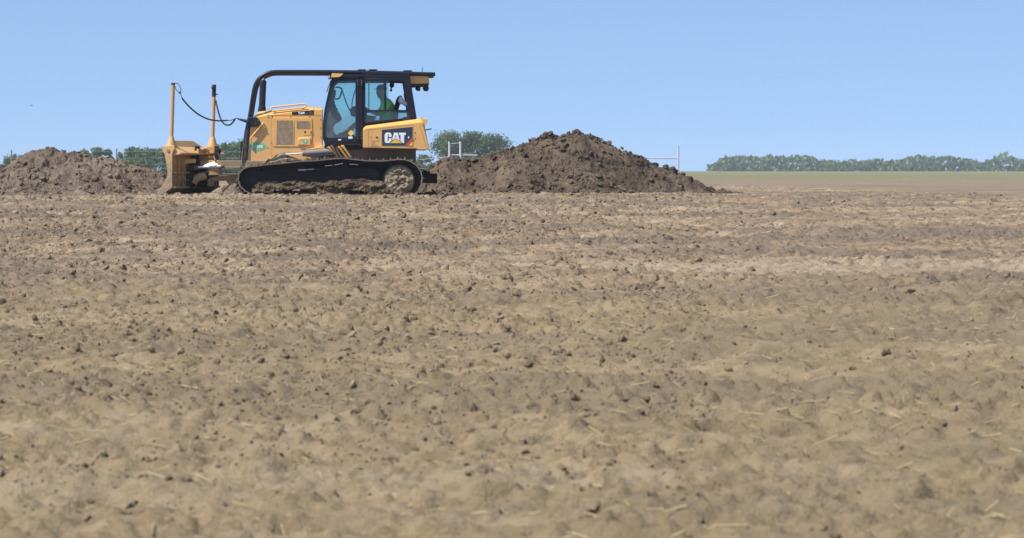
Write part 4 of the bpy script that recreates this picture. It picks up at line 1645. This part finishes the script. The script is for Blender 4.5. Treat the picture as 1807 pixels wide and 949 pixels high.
tl = obj("tilt_cylinder", bm, M['chrome'], dz)
bm = BM()
cyl(bm, P(338, 295.6, 0.80), P(350, 295.2, 0.80), S(4.6), 18)
cyl(bm, P(389, 293.3, 0.80), P(394, 293.1, 0.80), S(3.6), 18)
obj("cylinder_end", bm, M['muddy'], tl, bevel=0.008)
M['bright_steel'] = paint('polished_glint_plate', (0.80, 0.80, 0.80), 0.48, 0.1, 0.0, 0.3, metal=1.0, var=0.03)
bm = BM()
nz = Vector((-0.314, -0.80, 0.516)).normalized()  # plate added and angled to mirror the sun, outlined like its glint
nx = (Vector((1, 0, 0)) - nz * nz.x).normalized()
ny = nz.cross(nx)
c = P(370, 286.5, 0.80)
prism(bm, [c + nx * a + ny * b for a, b in ((-.26, -.085), (.22, -.10), (.14, -.05), (.10, .03), (.07, -.03), (-.02, -.01), (-.12, -.05))], nz * -0.03)
obj("glint_plate", bm, M['bright_steel'], tl, bevel=0.006)
bm = BM()
tube(bm, spline([P(341, 322, 0.82), P(348, 314, 0.82), P(358, 311, 0.84), P(362, 309, 0.86)], 4), [0.11] + [0.10] * 11 + [0.07], 14)
obj("ball_joint", bm, M['mast'], pf)
bm = BM()
tube(bm, spline([P(350, 301, 0.9), P(356, 306, 0.8), P(366, 304, 0.8), P(374, 299, 0.86)], 5), 0.018, 7)
tube(bm, spline([P(362, 262, 1.2), P(372, 272, 1.1), P(383, 270, 1.2), P(388, 280, 1.1), P(384, 292, 1.0)], 5), 0.02, 7)
tube(bm, spline([P(353, 272, 1.0), P(349, 282, 0.9), P(353, 292, 0.85)], 5), 0.018, 7)
objs("hydraulic_line", bm, M['rubber'], dz)

# ---- cab interior
bm = BM()
slab(bm, [(575, 246), (575, 200), (579, 180), (588, 176), (591, 178), (590.5, 183), (593.2, 185.5), (592.6, 189), (596.4, 192), (595.6, 196), (599.6, 200), (603.5, 209.5), (598, 214), (592, 217), (588.3, 221.5), (588.3, 231), (593, 238), (592, 246)], 0.98, 1.9)
obj("dashboard", bm, M['dash'], dz, bevel=0.01)
bm = BM()
slab(bm, [(576.2, 187), (579, 170), (584, 158.5), (588.5, 156.5), (592.5, 159), (593, 164), (591.2, 172), (587, 183), (583, 188)], 0.86, 1.0)
obj("cab_monitor", bm, M['rubber'], dz, bevel=0.02)
bm = BM()
tube(bm, spline([P(592, 154, 1.0), P(599, 154, 1.0), P(603.4, 158.5, 1.0), P(601, 167, 1.0), P(598, 173.5, 1.0), P(591, 174.8, 1.0)], 5), 0.020, 7)
tube(bm, spline([P(603.4, 158.5, 1.0), P(610, 178, 1.02), P(615, 190, 1.05), P(620, 197, 1.1)], 5), 0.014, 7)
tube(bm, spline([P(628, 156, 0.9), P(624, 168, 0.95), P(621.5, 180, 1.0), P(621, 190, 1.05)], 5), 0.012, 7)
obj("cab_grab_handle", bm, M['rubber'], dz)
bm = BM()
slab(bm, [(617, 194), (621, 188), (630, 186), (634, 190), (634, 204), (626, 206), (619.5, 203.5)], 1.0, 1.3)
obj("control_display", bm, M['rubber'], dz, bevel=0.02)
bm = BM()
slab(bm, [(592, 246), (592, 238), (606, 236), (622, 238), (640, 240), (640, 246)], 1.0, 1.85)
obj("foot_pedal_box", bm, M['dash'], dz, bevel=0.01)
bm = BM()
slab(bm, [(692, 224), (696, 190), (699.5, 175), (702.5, 170), (706.5, 167.8), (709.8, 169), (709.5, 175), (704, 190), (701.5, 224)], 1.18, 1.72)
slab(bm, [(655, 224), (694, 222), (700, 226), (700, 236), (656, 236)], 1.15, 1.75)
st = obj("operator_seat", bm, M['cloth_grey'], dz, bevel=0.02)
bm = BM()
slab(bm, [(642, 202), (664, 205), (664, 209), (642, 208)], 1.02, 1.14)
slab(bm, [(650, 208), (660, 208), (658, 236), (652, 236)], 1.04, 1.12)
tube(bm, [P(646.5, 203, 1.08), P(645.8, 194, 1.08)], 0.02, 8)
ball(bm, P(645.6, 192.5, 1.08), 0.045, 2, (0.8, 0.8, 1.2))
obj("joystick", bm, M['rubber'], dz, bevel=0.006)
bm = BM()
tube(bm, [P(651, 195, 0.95), P(651, 146, 0.95)], 0.012, 7)  # thin dark upright topped by a pale ball, inside the side window
cb_ = obj("window_stalk", bm, M['rubber'], dz)
bm = BM()
ball(bm, P(651.2, 144.2, 0.95), 0.045, 2, (1.1, 0.8, 0.75))
obj("stalk_ball", bm, M['bag'], cb_)
bm = BM()
ball(bm, P(691.5, 150, 1.55), S(5.2), 2, (0.9, 0.6, 1.0))
ball(bm, P(690, 159.3, 1.5), S(2.4), 2)
tube(bm, [P(690.5, 140, 1.55), P(691, 150, 1.55), P(690, 159, 1.5)], 0.018, 7)
obj("cab_fan", bm, M['rubber'], dz)
bm = BM()
tube(bm, spline([P(708.6, 171, 1.0), P(707.2, 176, 1.0), P(711, 180.5, 1.0), P(718, 185, 1.0)], 5), [.05] * 5 + [.075] * 5 + [.05] * 5 + [.03], 12)
obj("plastic_bag", bm, M['bag'], dz)
bm = BM()
slab(bm, [(712, 164.5), (715.5, 164.5), (718.5, 180), (714.5, 179)], 1.9, 2.0)
obj("fire_extinguisher", bm, M['rubber'], dz, bevel=0.01)


# ------------------------------------------------------------------ operator
def skin_mesh(name, nodes, edges, sub=2, root=0):
    me = bpy.data.meshes.new(name)
    me.from_pydata([n[0] for n in nodes], edges, [])
    o = bpy.data.objects.new(name, me)
    COL.objects.link(o)
    o.modifiers.new("skin", 'SKIN')
    for i, n in enumerate(nodes):
        r = n[1]
        me.skin_vertices[0].data[i].radius = (r, r) if not hasattr(r, '__len__') else r
    me.skin_vertices[0].data[root].use_root = True
    s = o.modifiers.new("sub", 'SUBSURF')
    s.levels = sub
    s.render_levels = sub
    dg = bpy.context.evaluated_depsgraph_get()
    dg.update()
    out = bpy.data.meshes.new_from_object(o.evaluated_get(dg))
    bpy.data.objects.remove(o)
    bm = BM()
    bm.from_mesh(out)
    bpy.data.meshes.remove(out)
    return bm


YP = 1.45
person = thing("person", P(680, 226, YP), "operator in a lime shirt and dark cap seated at the controls inside the cab", "person")


def W(px, py, dy):
    return P(px, py, YP + dy)


hips = [(W(679, 221, 0), .15), (W(683, 207, 0), .145), (W(684, 193, 0), .165), (W(681.5, 181, 0), .13), (W(677.5, 174, 0), .085), (W(673.0, 167, 0), .112), (W(673, 160, 0), .140), (W(673, 153.5, 0), .115)]
nodes, edges = list(hips), [(i, i + 1) for i in range(7)]
for s in (-1, 1):
    k = len(nodes)
    nodes += [(W(683, 183, s * .20), .075), (W(676, 195, s * .25), .058), (W(667, 202.5, s * .29), .048), (W(655, 197, s * .33), .036), (W(649, 194.5, s * .36), .040)]
    edges += [(3, k), (k, k + 1), (k + 1, k + 2), (k + 2, k + 3), (k + 3, k + 4)]
    k = len(nodes)
    nodes += [(W(668, 219, s * .13), .085), (W(640, 209.5, s * .20), .066), (W(625, 222, s * .20), .054), (W(610, 235, s * .20), .042), (W(601, 237, s * .20), .035)]
    edges += [(0, k), (k, k + 1), (k + 1, k + 2), (k + 2, k + 3), (k + 3, k + 4)]
bm = skin_mesh("person_body", nodes, edges, 2)
# nose, brow, chin, ear, and five bent fingers a hand, all in the body mesh
tube(bm, spline([W(667.4, 159.4, 0), W(664.9, 163.2, 0), W(667.2, 164.4, 0)], 3), [.012, .015, .019, .022, .02, .016, .012], 8)
ball(bm, W(669.3, 169.6, 0), .045, 2)
tube(bm, [W(666.4, 166.7, -.03), W(665.6, 166.9, 0), W(666.4, 166.7, .03)], .011, 6)
for s in (-1, 1):
    ball(bm, W(666.8, 160.6, s * .035), .013, 1)
    ball(bm, W(674.2, 162.5, s * .098), .03, 1, (.7, .3, 1.1))
    for f in range(4):
        L = (.95, 1.05, 1.0, .8)[f]
        z = -1.4 + f * 1.15
        tube(bm, spline([W(648.5, 194 + z * .6, s * .36), W(648.5 - 2.6 * L, 193 + z, s * .385), W(648.5 - 4.0 * L, 193.4 + z, s * .37 - .03 * s), W(648.5 - 3.2 * L, 194.2 + z, s * .34)], 3), .0095, 7)
    tube(bm, spline([W(650, 193, s * .345), W(647.8, 190.6, s * .335), W(646, 190.2, s * .34)], 3), .011, 7)
obj("body", bm, M['skin'], person, smooth=60)
# shirt
sh, se = [], []
sh += [(W(680, 219, 0), .20), (W(684, 206, 0), .20), (W(685, 193, 0), .225), (W(682.5, 182, 0), .185), (W(679, 176.6, 0), .095)]
se += [(0, 1), (1, 2), (2, 3), (3, 4)]
for s in (-1, 1):
    k = len(sh)
    sh += [(W(683, 183, s * .205), .125), (W(675, 194, s * .255), .105), (W(669, 199, s * .275), .095)]
    se += [(3, k), (k, k + 1), (k + 1, k + 2)]
obj("shirt", skin_mesh("shirt", sh, se, 2), M['hivis'], person, smooth=60)
bm = BM()
for s in (-1, 1):
    tube(bm, spline([W(690.5, 206, s * .10), W(695.0, 192, s * .11), W(689, 178, s * .12), W(681, 178.5, s * .12), W(672.4, 190, s * .11), W(671.8, 204, s * .10)], 4), .016, 6)
objs("reflective_strip", bm, M['strip'], person)
tr, te = [(W(680, 222, 0), .165), (W(680, 217, 0), .16)], [(0, 1)]
for s in (-1, 1):
    k = len(tr)
    tr += [(W(668, 219, s * .13), .10), (W(640, 209.5, s * .20), .08), (W(625, 222, s * .20), .07), (W(611, 234, s * .20), .062)]
    te += [(0, k), (k, k + 1), (k + 1, k + 2), (k + 2, k + 3)]
obj("trousers", skin_mesh("trousers", tr, te, 2), M['khaki'], person, smooth=60)
bm = BM()
for s in (-1, 1):
    tube(bm, spline([W(613, 233, s * .20), W(608, 236.4, s * .20), W(601, 238.0, s * .20), W(597, 238.4, s * .20)], 3), [.07] * 4 + [.058] * 4 + [.04, .03], 10)
objs("boot", bm, M['cap'], person)
bm = BM()
ball(bm, W(673.2, 156.4, 0), .128, 3, (1.02, 0.95, 0.80))
for v in bm.verts:
    if v.co.z < P(0, 158.2, YP).z:
        v.co.z = P(0, 158.2, YP).z
prism(bm, [W(666.5, 157.4, -.085), W(661.2, 156.6, -.06), W(659.6, 156.2, 0), W(661.2, 156.6, .06), W(666.5, 157.4, .085)], Vector((0.0, 0, -0.014)))
obj("cap", bm, M['cap'], person, smooth=50)
bm = BM()
ball(bm, W(676.6, 162.5, 0), .088, 2, (.85, 1.0, .9))
obj("hair", bm, M['bark'], person)

# ------------------------------------------------------------------ small spoil ridges by the tracks
mound("soil_ridge", [(362, 348), (376, 334), (392, 324), (406, 318), (420, 317), (434, 324), (450, 340)], 0.95, 1.6, M['mound_left'],
      "small ridge of loose earth between blade and front of the track", 300, 260, 0.07, toe=0.15)
mound("soil_ridge", [(728, 346), (738, 337), (750, 333), (764, 332), (780, 336), (800, 340), (815, 345)], 0.75, 1.6, M['mound_right'],
      "small ridge of dark clods under the rear end of the track", 320, 300, 0.09, toe=0.15)
for o in bpy.data.objects:
    if o.name.startswith("soil_ridge"):
        o['group'] = "loose soil beside the tracks"

# ------------------------------------------------------------------ pipe and wire fence far behind
YFE = 40.0
fx = lambda px: P(px, 0, YFE).x
fz = lambda py: P(0, py, YFE).z
fence = thing("wire_fence", (fx(600), YFE, 0), "pale pipe and wire fence running behind the earth mounds", "fence")
for px, top, r, mt in ((793, 250, .042, 'fence'), (812.5, 249.5, .045, 'fence'), (1197, 257, .036, 'fence'), (205.5, 262, .035, 'post_wood'), (20, 264, .03, 'post_wood')):
    bm = BM()
    cyl(bm, (fx(px), YFE, -0.1), (fx(px), YFE, fz(top)), r, 12)
    obj("post", bm, M[mt], fence)
for a, b_, r in (((795, 273.2), (842, 273.6), .022), ((794, 253.8), (812, 251.8), .012), ((1131, 279), (1197, 279.4), .022), ((1197, 303), (1135, 281), .008), ((740, 282), (793, 276), .010)):
    bm = BM()
    cyl(bm, P(a[0], a[1], YFE + 0.02), P(b_[0], b_[1], YFE + 0.02), r, 8)
    obj("rail", bm, M['fence'], fence)
for py, px0, px1 in ((267.5, -160, 430), (278.5, -160, 1197), (290, -160, 1197), (297.5, -160, 1197)):
    bm = BM()
    n = 40
    tube(bm, [P(px0 + (px1 - px0) * k / n, py + 0.8 * math.sin(k * 1.3), YFE - 0.05) for k in range(n + 1)], 0.0032, 5)
    obj("wire", bm, M['fence'], fence)


# ------------------------------------------------------------------ trees on the far side of the field
def tree(name, px, top, wpx, mat, d, label, n=2600, low=0.12, leaf=0.40, seed=0, nblob=12, group="trees beyond the field", shape=1.0, bs=1.0):
    rg = np.random.default_rng(seed)
    y = d - D0
    H = EYE + (300 - top) * d / FPX
    R = wpx / 2 * d / FPX
    x = (px - 600) * d / FPX
    root = thing(name, (x, y, 0), label, "bush" if name == "bush" else "tree", group)
    # crown blobs inside an uneven envelope
    bl = []
    for k in range(nblob):
        t = rg.uniform(0, 1)
        zc = low * H + (H * (1 - low)) * (0.05 + 0.85 * t)
        w = R * (1 - 0.75 * abs(t - 0.42) ** 1.4 * shape * 1.6)
        a = rg.uniform(0, 6.283)
        rr = w * math.sqrt(rg.uniform(0.05, 0.62))
        br = bs * rg.uniform(0.40, 0.66) * min(R, H * 0.5)
        bl.append((x + rr * math.cos(a), y + rr * math.sin(a), min(zc, H - br * 0.8), br))
    bl.append((x + rg.uniform(-.2, .2) * R, y, H - 0.36 * min(R, H * .45), 0.42 * min(R, H * .45)))
    bl = np.array(bl)
    wts = bl[:, 3] ** 2
    idx = rg.choice(len(bl), n, p=wts / wts.sum())
    dr = rg.normal(size=(n, 3))
    dr /= np.linalg.norm(dr, axis=1)[:, None]
    rad = bl[idx, 3] * (rg.random(n) ** 0.45) * (1 + 0.25 * rg.normal(size=n) * 0.6)
    c = bl[idx, :3] + dr * rad[:, None] * np.array([1.05, 1.05, 0.8])
    c[:, 2] = np.clip(c[:, 2], 0.15, None)
    nr = dr + rg.normal(size=(n, 3)) * 0.7
    nr /= np.linalg.norm(nr, axis=1)[:, None]
    u = np.cross(nr, rg.normal(size=(n, 3)))
    u /= np.linalg.norm(u, axis=1)[:, None]
    v = np.cross(nr, u)
    s = leaf * rg.uniform(0.5, 1.15, n)[:, None]
    V = np.stack([c - u * s * .5, c - v * s * .3 + u * s * .05, c + u * s * .5, c + v * s * .3 - u * s * .05], 1).reshape(-1, 3)
    F = np.arange(n * 4).reshape(-1, 4)
    link("crown", mesh_np("crown", V, F), mat, root, smooth=0)
    bm = BM()
    th = max(0.06, H * 0.022)
    fork = Vector((x, y, H * (low + 0.16)))
    tube(bm, [Vector((x, y, -0.2)), Vector((x + .05 * R, y, H * low * .6)), fork], [th * 1.3, th, th * .8], 8)
    for k in range(min(7, len(bl))):
        e = Vector(bl[k, :3])
        tube(bm, [fork, fork.lerp(e, .5) + Vector((0, 0, .05 * H)), e], [th * .6, th * .42, th * .15], 6)
    link_ = obj("trunk", bm, M['bark'], root)
    return root


RT = 470
k = 0
for px, top, w, n, low, lab in ((794, 229, 74, 5200, .32, "airy grey green tree just behind the bulldozer's rear, left of the two pipe posts"),
                                (832, 230, 62, 4600, .22, "grey green tree rising right of the two pipe posts"),
                                (868, 234, 70, 5200, .20, "broad grey green tree sloping down to the tall pointed mound")):
    tree("tree", px, top, w, M['leaf_grey'], RT, lab, n=n, low=low, leaf=0.46, seed=10 + k, nblob=26, bs=0.92)
    k += 1
for px, top, w, lab in ((748, 272, 40, "low bush seen under the tail of the bulldozer"), (784, 277, 44, "low bush at the foot of the airy tree"), (826, 268, 46, "low bush behind the foot of the two pipe posts"), (870, 266, 46, "low bush behind the left slope of the pointed mound")):
    tree("bush", px, top, w, M['leaf_grey'], RT - 15, lab, n=1800, low=0.0, leaf=0.48, seed=30 + k, nblob=9, group="bushes beyond the field")
    k += 1
for px, top, w, n, lab in ((24, 271, 44, 700, "thin tree showing over the left end of the low mound"),
                           (2, 290, 30, 700, "small dark tree at the left edge of the photo"),
                           (150, 263, 30, 900, "first of three ragged trees over the crest of the low mound"),
                           (171, 259, 24, 900, "slim middle one of three ragged trees over the low mound"),
                           (190, 263, 22, 900, "last of three ragged trees over the low mound, beside the thin post"),
                           (212, 268, 12, 400, "narrow tree just right of the thin fence post"),
                           (236, 259.5, 42, 2200, "dense round green tree left of the blade"),
                           (264, 262, 44, 2200, "dense green tree touching the front mast base"),
                           (292, 259.5, 46, 2200, "dense green tree behind the near end of the blade"),
                           (326, 262, 50, 1800, "dense green tree hidden mostly by the blade"),
                           (362, 259, 46, 1800, "dense green tree behind the far mast"),
                           (398, 251, 46, 2300, "tall dense tree between the far mast and the radiator"),
                           (432, 246, 52, 2300, "tallest dense tree, behind the front of the hood")):
    tree("tree", px, top, w, M['leaf'], 430, lab, n=int(n * 2.4), low=0.0, leaf=0.52, seed=60 + k, nblob=26, bs=1.05)
    k += 1
for px, top, w, lab in ((222, 280, 50, "low green bush under the round tree left of the blade"), (256, 282, 50, "low green bush under the tree at the mast base"), (410, 276, 56, "low green bush seen between blade and radiator")):
    tree("bush", px, top, w, M['leaf'], 415, lab, n=1900, low=0.0, leaf=0.50, seed=90 + k, nblob=9, group="bushes beyond the field")
    k += 1

# far-off wood closing the right horizon
rg = np.random.default_rng(404)
n = 9000
fxx = rg.uniform(165, 420, n)
top = 5.2 + 3.4 * fbm(fxx * 0.05, fxx * 0 + 2, 4, 405) + 1.5 * fbm(fxx * 0.3, fxx * 0 + 2, 3, 406)
c = np.stack([fxx, 1080 + rg.uniform(-8, 8, n), rg.random(n) ** 1.15 * np.clip(top, 1, None)], -1)
u_ = rg.normal(size=(n, 3))
u_ /= np.linalg.norm(u_, axis=1)[:, None]
v_ = np.cross(u_, rg.normal(size=(n, 3)))
v_ /= np.linalg.norm(v_, axis=1)[:, None]
sz = rg.uniform(0.6, 1.4, n)[:, None]
V = np.stack([c - u_ * sz, c - v_ * sz * .6, c + u_ * sz, c + v_ * sz * .6], 1).reshape(-1, 3)
wd = link("distant_wood", mesh_np("distant_wood", V, np.arange(n * 4).reshape(-1, 4)), M['leaf'], None, smooth=0)
tag(wd, "low hazy line of far woodland on the horizon past the pointed mound", "wood", kind='stuff')

# ------------------------------------------------------------------ a bird far off
bm = BM()
c = P(55.5, 186, 140)
tube(bm, [c + Vector((-.09, 0, 0)), c + Vector((-.05, 0, .01)), c + Vector((0, 0, .012)), c + Vector((.06, 0, .005)), c + Vector((.12, 0, .0))], [.006, .022, .03, .02, .008], 8)
for s in (-1, 1):
    prism(bm, [c + Vector((-.04, 0, .015)), c + Vector((-.03, s * .10, .05)), c + Vector((.03, s * .2, .03)), c + Vector((.02, s * .09, .04)), c + Vector((.04, 0, .015))], Vector((0, 0, .006)))
tag(obj("bird", bm, M['feather'], None), "tiny dark bird flying in the clear sky above the low mound", "bird")

# ------------------------------------------------------------------ the air between the machine and the far trees
bm = BM()
box(bm, (0, 700, 4.5), (3400, 1600, 14.0))
hz_m = bpy.data.materials.new("haze_air")
hz_m.use_nodes = True
hz_m.node_tree.nodes.clear()
ho = N(hz_m.node_tree, "ShaderNodeOutputMaterial")
hv = N(hz_m.node_tree, "ShaderNodeVolumePrincipled")
hv.inputs["Color"].default_value = (0.88, 0.94, 1.0, 1)
hv.inputs["Density"].default_value = 0.00022
hv.inputs["Anisotropy"].default_value = 0.0
hz_m.node_tree.links.new(hv.outputs[0], ho.inputs["Volume"])
tag(obj("haze", bm, hz_m, None, smooth=0), "thin pale summer haze over the field", "haze", kind='stuff')
